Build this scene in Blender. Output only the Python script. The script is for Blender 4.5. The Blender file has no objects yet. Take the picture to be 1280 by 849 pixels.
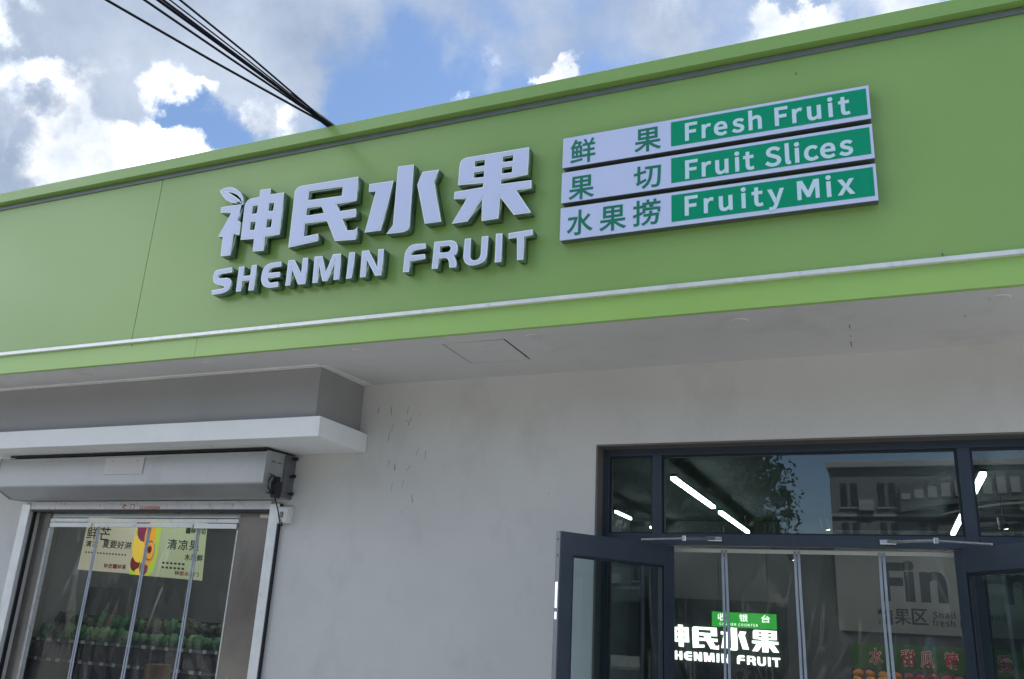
import bpy, bmesh, math, random, json
from mathutils import Vector, Matrix, noise
from mathutils.geometry import tessellate_polygon
random.seed(7)
R = math.radians
scene = bpy.context.scene
COL = scene.collection

# ------------------------------------------------------------------ camera
CW, CH, CF = 1280.0, 849.0, 1080.2          # photograph size and focal length in its pixels
YAW, PITCH, ROLL = -0.417333, 0.313579, 0.0534795
EYE = Vector((0, 0, 1.6))
_f = Vector((math.sin(YAW) * math.cos(PITCH), math.cos(YAW) * math.cos(PITCH), math.sin(PITCH)))
_r0 = Vector((math.cos(YAW), -math.sin(YAW), 0))
_u0 = _r0.cross(_f)
_r = _r0 * math.cos(ROLL) + _u0 * math.sin(ROLL)
_u = -_r0 * math.sin(ROLL) + _u0 * math.cos(ROLL)
cam = bpy.data.objects.new('camera', bpy.data.cameras.new('camera'))
COL.objects.link(cam)
cam.matrix_world = Matrix((( _r.x, _u.x, -_f.x, EYE.x), (_r.y, _u.y, -_f.y, EYE.y), (_r.z, _u.z, -_f.z, EYE.z), (0, 0, 0, 1)))
cam.data.sensor_width = 36
cam.data.lens = CF / CW * 36
cam.data.clip_start = 0.05
cam.data.clip_end = 2000
scene.camera = cam

def ray(px, py):
    return _f * CF + _r * (px - CW / 2) - _u * (py - CH / 2)
def at(px, py, Y):                           # a place read off the photograph, on the vertical plane at depth Y
    d = ray(px, py); return EYE + d * (Y / d.y)

# ------------------------------------------------------------------ sky, sun, exposure
SUN_EL, SUN_AZ = 61.0, 30.0                  # behind the shop: azimuth from +Y towards +X
world = bpy.data.worlds.new('World'); scene.world = world
world.use_nodes = True
nt = world.node_tree; N = nt.nodes; LK = nt.links
for n in list(N): N.remove(n)
def nd(tree, t, **kw):
    n = tree.nodes.new(t)
    for k, v in kw.items():
        if k.startswith('i_'):
            key = k[2:]; key = int(key) if key.isdigit() else key.replace('_', ' ')
            n.inputs[key].default_value = v
        else: setattr(n, k, v)
    return n
wout = nd(nt, 'ShaderNodeOutputWorld'); wbg = nd(nt, 'ShaderNodeBackground')
wbg.inputs['Strength'].default_value = 0.05
sky = nd(nt, 'ShaderNodeTexSky', sky_type='NISHITA', sun_disc=False)
sky.sun_elevation = R(SUN_EL); sky.sun_rotation = R(SUN_AZ)
sky.air_density = 1.0; sky.dust_density = 0.3; sky.ozone_density = 3.0
tc = nd(nt, 'ShaderNodeTexCoord')
def mth(op, a, b=None, c=None, clamp=False, tree=None):
    t = tree or nt
    n = t.nodes.new('ShaderNodeMath'); n.operation = op; n.use_clamp = clamp
    for i, v in enumerate((a, b, c)):
        if v is None: continue
        if isinstance(v, (int, float)): n.inputs[i].default_value = v
        else: t.links.new(v, n.inputs[i])
    return n.outputs[0]
def vmth(op, a, b, tree=None):
    t = tree or nt
    n = t.nodes.new('ShaderNodeVectorMath'); n.operation = op
    for i, v in enumerate((a, b)):
        if v is None: continue
        if isinstance(v, (tuple, list, Vector)): n.inputs[i].default_value = tuple(v)
        elif isinstance(v, (int, float)): n.inputs['Scale'].default_value = v
        else: t.links.new(v, n.inputs[i])
    return n.outputs['Value'] if op == 'DOT_PRODUCT' else n.outputs[0]
dirv = tc.outputs['Generated']
wn = nd(nt, 'ShaderNodeTexNoise', i_Scale=9.0, i_Detail=9.0, i_Roughness=0.62)
LK.new(dirv, wn.inputs['Vector'])
warp = vmth('SUBTRACT', wn.outputs['Color'], (0.5, 0.5, 0.5))
wsc = nd(nt, 'ShaderNodeVectorMath', operation='SCALE'); LK.new(warp, wsc.inputs[0]); wsc.inputs['Scale'].default_value = 0.13
dw = vmth('NORMALIZE', vmth('ADD', dirv, wsc.outputs[0]), None)
def blob(px, py, rad, soft=0.5, d=None):
    d = (d or ray(px, py)).normalized(); a = rad / CF
    c1, c0 = math.cos(a * (1 - soft)), math.cos(a * (1 + soft))
    m = nd(nt, 'ShaderNodeMapRange', interpolation_type='SMOOTHSTEP')
    LK.new(vmth('DOT_PRODUCT', dw, d), m.inputs[0])
    m.inputs[1].default_value = c0; m.inputs[2].default_value = c1
    return m.outputs[0]
def tex(scale, detail=8.0, rough=.58, vec=None):
    n = nd(nt, 'ShaderNodeTexNoise', i_Scale=scale, i_Detail=detail, i_Roughness=rough)
    LK.new(vec or dirv, n.inputs['Vector']); return n.outputs['Fac']
base, fine, puff = tex(2.6), tex(13.0, 9.0, .62), tex(5.0, 9.0, .6)
inview = blob(600, 60, 760, .3)                  # over the roof the banks stand where the photograph shows them, elsewhere they are free
def layer(free, blobs, lo, hi, k_fine):
    m = mth('MULTIPLY', mth('SUBTRACT', 1.0, inview), free)
    m = mth('MULTIPLY_ADD', inview, -.5, m)
    for x, y, r_, c_, sf in blobs: m = mth('MULTIPLY_ADD', blob(x, y, r_, sf), c_, m)
    m = mth('MULTIPLY_ADD', mth('SUBTRACT', fine, 0.5), k_fine, m)
    mr = nd(nt, 'ShaderNodeMapRange', interpolation_type='SMOOTHSTEP', i_1=lo, i_2=hi); LK.new(m, mr.inputs[0]); return mr.outputs[0]
GREY = [(60, 40, 130, .95, .5), (190, 30, 120, .7, .6), (310, 10, 120, .75, .6), (385, 70, 70, .55, .7), (0, 215, 90, .8, .5), (60, 130, 90, .45, .6), (330, 130, 50, .35, .7), (225, 115, 40, .3, .7),
        (610, 10, 80, .62, .8), (720, 15, 60, .60, .8), (600, 70, 30, .3, .8), (880, 25, 60, .95, .5), (790, 40, 40, .45, .7), (1080, 0, 90, .9, .5), (500, 30, 60, .3, .8),
        (500, 110, 70, -.7, .7), (210, 132, 42, -1.1, .6), (262, 155, 30, -1.0, .6), (62, 118, 20, -.9, .6)]
WHITE = [(185, 215, 66, 1.1, .35), (230, 198, 38, 1.1, .35), (112, 168, 44, .85, .5), (98, 108, 34, .75, .6), (90, 225, 60, .8, .5), (25, 160, 44, .75, .6), (70, 92, 22, .5, .6), (30, 5, 30, .7, .7), (0, 60, 30, .5, .6),
         (238, 112, 24, .9, .6), (262, 116, 16, .6, .6), (325, 143, 24, .9, .7), (358, 146, 16, .7, .7), (690, 93, 19, 1.5, .5), (712, 98, 12, .7, .6), (606, 76, 12, .8, .7), (593, 124, 10, .9, .5),
         (985, 46, 34, 1.3, .35), (1022, 38, 18, .9, .5), (942, 62, 36, 1.0, .5), (965, 30, 22, .8, .5), (860, 10, 34, .7, .7), (1100, 5, 50, .9, .6), (1150, 0, 40, .8, .6), (620, 5, 26, .5, .7), (725, 10, 30, .45, .8),
         (62, 120, 14, -.8, .6), (50, 175, 16, -.8, .6), (88, 150, 14, -.8, .6), (255, 150, 26, -1.0, .6), (150, 120, 22, -.8, .6), (10, 215, 30, -.6, .7)]
street_gap = blob(0, 0, 620, .35, Vector((.12, -1, .42)))      # open blue sky over the far side of the street, as the transom glass mirrors it
gm = layer(mth('MULTIPLY', mth('SUBTRACT', mth('MULTIPLY_ADD', street_gap, -.25, base), 0.36), 4.0), GREY, -.35, .75, 1.5)
wm_ = layer(mth('MULTIPLY', mth('SUBTRACT', mth('MULTIPLY_ADD', street_gap, -.22, puff), 0.44), 6.0), WHITE, -.15, 1.2, 2.9)
sunh = Vector((math.sin(R(SUN_AZ)), math.cos(R(SUN_AZ)), 0.25)).normalized()      # sunward clouds show shaded sides; unseen ones behind brightened to light the facade
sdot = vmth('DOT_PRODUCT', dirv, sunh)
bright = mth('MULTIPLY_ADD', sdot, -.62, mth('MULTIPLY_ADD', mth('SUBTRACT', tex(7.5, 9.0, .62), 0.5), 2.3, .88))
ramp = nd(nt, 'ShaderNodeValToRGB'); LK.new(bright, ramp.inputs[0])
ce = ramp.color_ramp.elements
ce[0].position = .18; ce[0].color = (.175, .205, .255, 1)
ce[1].position = 1.0; ce[1].color = (.97, 1.0, 1.04, 1)  # top stop raised so that clouds out of view light the facade
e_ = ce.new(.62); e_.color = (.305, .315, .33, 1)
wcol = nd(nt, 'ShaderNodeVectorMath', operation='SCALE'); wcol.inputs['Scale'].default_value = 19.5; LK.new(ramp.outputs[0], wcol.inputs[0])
gcol = nd(nt, 'ShaderNodeMix', data_type='RGBA'); gcol.inputs['A'].default_value = (2.2, 2.7, 3.5, 1); gcol.inputs['B'].default_value = (3.8, 4.25, 5.0, 1)
gmr = nd(nt, 'ShaderNodeMapRange', i_1=.35, i_2=.65); LK.new(puff, gmr.inputs[0]); LK.new(gmr.outputs[0], gcol.inputs['Factor'])
m1 = nd(nt, 'ShaderNodeMix', data_type='RGBA'); LK.new(mth('MULTIPLY', gm, .92), m1.inputs['Factor']); LK.new(sky.outputs[0], m1.inputs['A']); LK.new(gcol.outputs['Result'], m1.inputs['B'])
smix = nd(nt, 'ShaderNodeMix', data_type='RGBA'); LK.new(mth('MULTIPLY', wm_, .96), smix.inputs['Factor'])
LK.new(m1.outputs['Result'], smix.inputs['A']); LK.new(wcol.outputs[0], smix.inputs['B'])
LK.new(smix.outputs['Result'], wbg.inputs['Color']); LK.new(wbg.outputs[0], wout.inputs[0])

sun = bpy.data.objects.new('sun', bpy.data.lights.new('sun', 'SUN')); COL.objects.link(sun)
sun.data.energy = 2.8; sun.data.angle = R(0.5); sun.data.color = (1.0, 0.95, 0.87)
sd = Vector((math.sin(R(SUN_AZ)) * math.cos(R(SUN_EL)), math.cos(R(SUN_AZ)) * math.cos(R(SUN_EL)), math.sin(R(SUN_EL))))
sun.rotation_euler = sd.to_track_quat('Z', 'Y').to_euler()
sun.location = sd * 60
scene.view_settings.view_transform = 'Standard'; scene.view_settings.look = 'None'
scene.view_settings.exposure = 1.84; scene.view_settings.gamma = 1.0
scene.cycles.max_bounces = 10; scene.cycles.transparent_max_bounces = 24; scene.cycles.glossy_bounces = 4
scene.cycles.caustics_reflective = False; scene.cycles.caustics_refractive = False

# ------------------------------------------------------------------ materials
def mat(name, col, rough=0.6, metal=0.0, var=0.0, vscale=3.0, bump=0.0, bscale=60.0, emit=None, spec=0.5, coat=0.0, dirt=None):
    m = bpy.data.materials.new(name); m.use_nodes = True
    t = m.node_tree; b = t.nodes['Principled BSDF']
    b.inputs['Base Color'].default_value = (*col, 1); b.inputs['Roughness'].default_value = rough
    b.inputs['Metallic'].default_value = metal; b.inputs['Specular IOR Level'].default_value = spec
    b.inputs['Coat Weight'].default_value = coat; b.inputs['Coat Roughness'].default_value = 0.15
    geo = nd(t, 'ShaderNodeNewGeometry')
    if var:
        n = nd(t, 'ShaderNodeTexNoise', i_Scale=vscale, i_Detail=6.0, i_Roughness=0.6); t.links.new(geo.outputs['Position'], n.inputs['Vector'])
        mr = nd(t, 'ShaderNodeMapRange', i_1=0.3, i_2=0.7, i_3=1 - var, i_4=1 + var); t.links.new(n.outputs['Fac'], mr.inputs[0])
        mx = nd(t, 'ShaderNodeMix', data_type='RGBA', blend_type='MULTIPLY', i_Factor=1.0); mx.inputs['A'].default_value = (*col, 1)
        t.links.new(mr.outputs[0], mx.inputs['B'])
        out = mx.outputs['Result']
        if dirt:                                     # (colour, amount, scale, stretch): streaks and grime with shapes of their own
            mp = nd(t, 'ShaderNodeMapping'); mp.inputs['Scale'].default_value = dirt[3]; t.links.new(geo.outputs['Position'], mp.inputs[0])
            n3 = nd(t, 'ShaderNodeTexNoise', i_Scale=dirt[2], i_Detail=7.0, i_Roughness=0.65); t.links.new(mp.outputs[0], n3.inputs['Vector'])
            m3 = nd(t, 'ShaderNodeMapRange', i_1=0.54, i_2=0.78, i_3=0.0, i_4=dirt[1]); t.links.new(n3.outputs['Fac'], m3.inputs[0])
            x3 = nd(t, 'ShaderNodeMix', data_type='RGBA'); x3.inputs['B'].default_value = (*dirt[0], 1)
            t.links.new(m3.outputs[0], x3.inputs['Factor']); t.links.new(out, x3.inputs['A']); out = x3.outputs['Result']
        t.links.new(out, b.inputs['Base Color'])
        rr = nd(t, 'ShaderNodeMapRange', i_1=0.3, i_2=0.7, i_3=max(0.02, rough * 0.85), i_4=min(1, rough * 1.15)); t.links.new(n.outputs['Fac'], rr.inputs[0]); t.links.new(rr.outputs[0], b.inputs['Roughness'])
    if bump:
        n2 = nd(t, 'ShaderNodeTexNoise', i_Scale=bscale, i_Detail=5.0); t.links.new(geo.outputs['Position'], n2.inputs['Vector'])
        bp = nd(t, 'ShaderNodeBump', i_Strength=bump, i_Distance=0.01); t.links.new(n2.outputs['Fac'], bp.inputs['Height']); t.links.new(bp.outputs[0], b.inputs['Normal'])
    if emit:
        b.inputs['Emission Color'].default_value = (*emit[0], 1); b.inputs['Emission Strength'].default_value = emit[1]
    return m
def glass_mat(name, tint, f0=0.05, rough=0.0, wave=0.0, wscale=3.0, film=0.0):
    m = bpy.data.materials.new(name); m.use_nodes = True
    t = m.node_tree
    for n in list(t.nodes): t.nodes.remove(n)
    o = nd(t, 'ShaderNodeOutputMaterial'); tr = nd(t, 'ShaderNodeBsdfTransparent'); gl = nd(t, 'ShaderNodeBsdfGlossy')
    tr.inputs[0].default_value = (*tint, 1); gl.inputs['Roughness'].default_value = rough
    lw = nd(t, 'ShaderNodeLayerWeight', i_Blend=0.5)
    sch = mth('MULTIPLY_ADD', mth('POWER', lw.outputs['Facing'], 5.0, tree=t), 1 - f0, f0, clamp=True, tree=t)
    mx = nd(t, 'ShaderNodeMixShader'); t.links.new(sch, mx.inputs[0]); t.links.new(tr.outputs[0], mx.inputs[1]); t.links.new(gl.outputs[0], mx.inputs[2])
    last = mx.outputs[0]
    if film:                                        # dusty, slightly milky film
        df = nd(t, 'ShaderNodeBsdfDiffuse'); df.inputs[0].default_value = (.5, .55, .6, 1)
        m2 = nd(t, 'ShaderNodeMixShader', i_0=film); t.links.new(last, m2.inputs[1]); t.links.new(df.outputs[0], m2.inputs[2]); last = m2.outputs[0]
    if wave:
        geo = nd(t, 'ShaderNodeNewGeometry'); mp = nd(t, 'ShaderNodeMapping'); mp.inputs['Scale'].default_value = (1, 1, 0.35); t.links.new(geo.outputs['Position'], mp.inputs[0])
        n = nd(t, 'ShaderNodeTexNoise', i_Scale=wscale, i_Detail=2.0, i_Distortion=0.8); t.links.new(mp.outputs[0], n.inputs['Vector'])
        bp = nd(t, 'ShaderNodeBump', i_Strength=1.0, i_Distance=wave); t.links.new(n.outputs['Fac'], bp.inputs['Height']); t.links.new(bp.outputs[0], gl.inputs['Normal'])
    t.links.new(last, o.inputs[0])
    return m
M = dict(
    fascia=mat('green_panel', (.235, .41, .112), .42, var=.045, vscale=.8, bump=.05, bscale=1.2, spec=.5, coat=.3, dirt=((.24, .40, .14), .22, 2.2, (.5, .5, 1.6))),
    fascia_low=mat('green_panel_low', (.31, .54, .13), .42, coat=.3, var=.04, vscale=1.5, spec=.6, dirt=((.26, .42, .14), .3, 3, (.5, .5, 1.6))),
    grey_trim=mat('grey_trim', (.17, .2, .22), .45, metal=.3, var=.1),
    alu=mat('white_aluminium', (.78, .82, .84), .32, metal=.25, var=.05, vscale=8, dirt=((.3, .3, .3), .3, 20, (1, 1, .5))),
    alu_worn=mat('worn_aluminium', (.62, .64, .66), .4, metal=.3, var=.1, vscale=12, dirt=((.14, .13, .12), .7, 26, (1, 1, 1))),
    face=mat('letter_acrylic', (.57, .66, .94), .32),
    face_edge=mat('letter_trim', (.85, .95, .97), .3),
    side=mat('letter_return', (.20, .30, .27), .22, metal=.7, var=.12, vscale=14),
    panel_white=mat('sign_acrylic', (.57, .66, .94), .22, var=.02, vscale=4),
    panel_green=mat('sign_green', (.004, .30, .165), .4, var=.03, vscale=4, spec=.15),
    letter_white=mat('letter_white', (.56, .77, .90), .3),
    sign_side=mat('sign_casing', (.12, .14, .15), .35, metal=.4, var=.1),
    wall=mat('grey_render', (.62, .63, .625), .85, var=.05, vscale=1.4, bump=.22, bscale=26, dirt=((.42, .42, .41), .4, 2.4, (1, 1, .6))),
    soffit=mat('soffit_paint', (.66, .67, .68), .8, var=.04, vscale=1.2, bump=.15, bscale=9, dirt=((.3, .3, .3), .35, 2.0, (1, 1, 1))),
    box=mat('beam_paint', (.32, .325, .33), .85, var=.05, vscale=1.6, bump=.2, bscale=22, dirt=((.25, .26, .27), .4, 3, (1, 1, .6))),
    white_paint=mat('white_paint', (.86, .89, .91), .75, var=.03, vscale=3, bump=.12, bscale=26, dirt=((.66, .69, .71), .4, 5, (1, 1, .8))),
    caulk=mat('caulk', (.85, .86, .87), .6, var=.1, vscale=20, bump=.5, bscale=40),
    shutter=mat('shutter_steel', (.44, .46, .475), .42, metal=.35, var=.05, vscale=3, dirt=((.25, .25, .26), .55, 3.2, (1, 1, .35))),
    shutter_dark=mat('shutter_dark', (.16, .175, .19), .5, metal=.3, var=.15, vscale=12),
    black=mat('black_rubber', (.012, .013, .016), .5, var=.2, vscale=20),
    wire=mat('cable_black', (.010, .013, .022), .8, var=.2, vscale=20, spec=.1),
    navy=mat('navy_aluminium', (.040, .059, .085), .38, metal=.2, var=.06, vscale=4, dirt=((.09, .1, .11), .3, 14, (1, 1, .4))),
    navy_dark=mat('navy_gasket', (.008, .014, .026), .4),
    steel=mat('bright_steel', (.62, .66, .70), .22, metal=.85, var=.1, vscale=30),
    jamb=mat('stainless_cladding', (.23, .215, .20), .24, metal=.5, var=.12, vscale=3, dirt=((.09, .085, .08), .5, 4, (1, 1, .3))),
    reveal=mat('reveal_render', (.15, .145, .135), .8, var=.12, vscale=18),
    glass=glass_mat('clear_glass', (.76, .83, .84), .085),
    vinyl=glass_mat('clear_vinyl', (.88, .90, .90), .04, rough=.06, wave=.055, wscale=2.6, film=.045),
    vinyl_seam=mat('vinyl_seam', (.40, .46, .55), .25, var=.12, vscale=9, spec=.7),
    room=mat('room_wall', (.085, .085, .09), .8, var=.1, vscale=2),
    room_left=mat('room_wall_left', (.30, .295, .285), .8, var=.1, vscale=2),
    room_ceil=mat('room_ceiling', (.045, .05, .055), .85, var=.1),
    room_floor=mat('room_floor', (.16, .155, .15), .3, var=.1),
    dark=mat('dark_board', (.012, .018, .018), .5),
    board=mat('taupe_board', (.22, .21, .205), .6, var=.06, vscale=3),
    board_ink=mat('board_ink', (.028, .034, .045), .5),
    lamp=mat('lamp_tube', (.9, .9, .9), .5, emit=((.86, 1.0, .96), 8.0)),
    spot=mat('spot_lamp', (.9, .9, .9), .5, emit=((1.0, .78, .5), 5)),
    neon=mat('neon_white', (.9, .9, .9), .4, emit=((.88, 1.0, .88), .62)),
    lit_green=mat('lit_green', (.02, .22, .04), .5, emit=((.02, .30, .03), .30)),
    lit_white=mat('lit_white', (.8, .8, .8), .5, emit=((.8, 1, .8), .4)),
    poster=mat('poster_cream', (.70, .68, .52), .5, var=.03, emit=((.70, .66, .48), .10)),  # faint glow added to brighten the posters, which are not lamps
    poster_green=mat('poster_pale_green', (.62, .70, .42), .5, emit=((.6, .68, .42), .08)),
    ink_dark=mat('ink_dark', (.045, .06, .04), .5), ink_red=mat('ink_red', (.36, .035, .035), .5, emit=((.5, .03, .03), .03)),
    ink_orange=mat('ink_orange', (.75, .33, .03), .5, emit=((.75, .33, .03), .2)), ink_yellow=mat('ink_yellow', (.75, .52, .06), .5, emit=((.75, .52, .06), .2)),  # coloured poster inks share the added glow
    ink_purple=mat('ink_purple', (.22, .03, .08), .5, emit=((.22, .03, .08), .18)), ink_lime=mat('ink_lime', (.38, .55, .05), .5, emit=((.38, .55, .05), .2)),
    ink_white=mat('ink_white', (.8, .8, .75), .5), ink_green=mat('ink_green', (.004, .19, .115), .35),
    banner=mat('green_banner', (.06, .14, .035), .55, var=.1, emit=((.09, .2, .05), .0)),
    leafy=mat('leafy_green', (.045, .17, .055), .6, var=.6, vscale=40), leafy_pale=mat('leafy_pale', (.14, .26, .09), .6, var=.6, vscale=40), leafy_dark=mat('leafy_dark', (.08, .08, .05), .6, var=.6, vscale=40),
    dark_goods=mat('dark_goods', (.08, .07, .075), .4, var=.5, vscale=14),
    wood=mat('wood_crate', (.24, .13, .06), .6, var=.2, vscale=10),
    fruit_red=mat('fruit_red', (.35, .035, .03), .35, var=.4, vscale=12), fruit_orange=mat('fruit_orange', (.6, .22, .03), .45, var=.2, vscale=12),
    paper=mat('tag_white', (.8, .8, .78), .5), sticker=mat('sticker_grey', (.56, .57, .575), .4, var=.04),
    plastic=mat('white_plastic', (.72, .73, .72), .35),
    roof=mat('roof_membrane', (.2, .2, .2), .8, var=.1), concrete=mat('paving', (.27, .265, .25), .85, var=.12, vscale=2, bump=.2),
    asphalt=mat('asphalt', (.055, .055, .057), .9, var=.2, vscale=2, bump=.4, bscale=90), kerb=mat('kerb_stone', (.36, .36, .35), .8, var=.1),
    road_paint=mat('road_paint', (.75, .75, .72), .7, var=.1), far_wall=mat('far_wall', (.12, .13, .145), .85, var=.08, vscale=.4),
    far_dark=mat('far_band', (.07, .08, .09), .7, var=.1), far_glass=mat('far_glass', (.02, .025, .03), .12), far_trim=mat('far_trim', (.26, .27, .28), .6),
    bark=mat('bark', (.09, .065, .045), .9, var=.3, vscale=8, bump=.6, bscale=20), leaf=mat('leaf', (.035, .075, .022), .6, var=.4, vscale=2),
    scratch=mat('scratch_dark', (.16, .16, .16), .9), screw=mat('screw', (.75, .78, .76), .3, metal=.6),
)

# ------------------------------------------------------------------ helpers
def link(o, parent=None):
    COL.objects.link(o)
    if parent: o.parent = parent
    return o
def thing(name, label, cat, loc=(0, 0, 0), group=None):
    o = bpy.data.objects.new(name, None); o.empty_display_size = .1; COL.objects.link(o)
    o.location = loc; o['label'] = label; o['category'] = cat
    if group: o['group'] = group
    return o
def tag(o, label, cat, group=None):
    o['label'] = label; o['category'] = cat
    if group: o['group'] = group
    return o
def wloc(p):
    v = Vector((0, 0, 0))
    while p is not None: v += p.location; p = p.parent
    return v
def obj(name, bm, m, parent=None, smooth=False, loc=None, kind=None):
    """link a bmesh (world coordinates) as one object; its origin sits at loc or at the parent's"""
    me = bpy.data.meshes.new(name)
    base = wloc(parent)
    l = Vector(loc) if loc is not None else base
    bmesh.ops.transform(bm, matrix=Matrix.Translation(-l), verts=bm.verts)
    bmesh.ops.recalc_face_normals(bm, faces=bm.faces)
    bm.to_mesh(me); bm.free()
    ms = m if isinstance(m, (list, tuple)) else [m]
    for x in ms: me.materials.append(M[x])
    if smooth:
        for p in me.polygons: p.use_smooth = True
    o = bpy.data.objects.new(name, me); COL.objects.link(o)
    if parent: o.parent = parent
    o.location = l - base
    if kind: o['kind'] = kind
    return o
def structure(name, bm, m): return obj(name, bm, m, kind='structure', loc=(0, 0, 0))
def NB(): return bmesh.new()
def box(bm, x0, x1, y0, y1, z0, z1, bev=0.0, mi=0):
    n0 = len(bm.verts)
    r = bmesh.ops.create_cube(bm, size=1)
    for v in r['verts']:
        v.co = Vector(((x0 + x1) / 2 + v.co.x * (x1 - x0), (y0 + y1) / 2 + v.co.y * (y1 - y0), (z0 + z1) / 2 + v.co.z * (z1 - z0)))
    fs = {f for v in r['verts'] for f in v.link_faces}
    for f in fs: f.material_index = mi
    if bev:
        es = {e for v in r['verts'] for e in v.link_edges}
        bmesh.ops.bevel(bm, geom=list(es), offset=bev, segments=2, affect='EDGES', profile=.6)
    return bm
def hexa(bm, pts, mi=0):                       # eight corners: bottom four then top four
    v = [bm.verts.new(p) for p in pts]
    for q in ((0, 3, 2, 1), (4, 5, 6, 7), (0, 1, 5, 4), (1, 2, 6, 5), (2, 3, 7, 6), (3, 0, 4, 7)):
        f = bm.faces.new([v[i] for i in q]); f.material_index = mi
    return bm
def prism_x(bm, prof, x0, x1):                 # profile of (y, z) swept along x
    a = [bm.verts.new((x0, y, z)) for y, z in prof]; b = [bm.verts.new((x1, y, z)) for y, z in prof]
    n = len(prof)
    for i in range(n): bm.faces.new((a[i], a[(i + 1) % n], b[(i + 1) % n], b[i]))
    bm.faces.new(a[::-1]); bm.faces.new(b)
    return bm
def tube(bm, pts, r, seg=8):
    rings = []
    pts = [Vector(p) for p in pts]
    for i, p in enumerate(pts):
        t = (pts[min(i + 1, len(pts) - 1)] - pts[max(i - 1, 0)]).normalized()
        a = t.orthogonal().normalized() if abs(t.z) > .95 else t.cross(Vector((0, 0, 1))).normalized()
        b = t.cross(a)
        rr = r[i] if isinstance(r, (list, tuple)) else r
        rings.append([bm.verts.new(p + (a * math.cos(k * 2 * math.pi / seg) + b * math.sin(k * 2 * math.pi / seg)) * rr) for k in range(seg)])
    for i in range(len(rings) - 1):
        for k in range(seg): bm.faces.new((rings[i][k], rings[i][(k + 1) % seg], rings[i + 1][(k + 1) % seg], rings[i + 1][k]))
    bm.faces.new(rings[0][::-1]); bm.faces.new(rings[-1])
    return bm
def outline_mesh(polys, depth=0.0, offset=0.0, bevel=0.0):
    """filled outlines (each a list of (x, z)); returns a bmesh in the XZ plane, front at y=-depth, back at y=0"""
    cu = bpy.data.curves.new('outline', 'CURVE'); cu.dimensions = '2D'; cu.fill_mode = 'BOTH' if depth else 'FRONT'
    cu.extrude = depth / 2; cu.offset = offset; cu.bevel_depth = bevel; cu.bevel_resolution = 0
    for p in polys:
        s = cu.splines.new('POLY'); s.points.add(len(p) - 1); s.use_cyclic_u = True
        for i, (x, z) in enumerate(p): s.points[i].co = (x, z, 0, 1)
    o = bpy.data.objects.new('outline', cu); COL.objects.link(o)
    me = bpy.data.meshes.new_from_object(o.evaluated_get(bpy.context.evaluated_depsgraph_get()))
    bpy.data.objects.remove(o); bpy.data.curves.remove(cu)
    bm = bmesh.new(); bm.from_mesh(me); bpy.data.meshes.remove(me)
    bmesh.ops.remove_doubles(bm, verts=bm.verts, dist=1e-5)
    for v in bm.verts: v.co = Vector((v.co.x, -v.co.z - depth / 2, v.co.y))
    return bm
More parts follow.
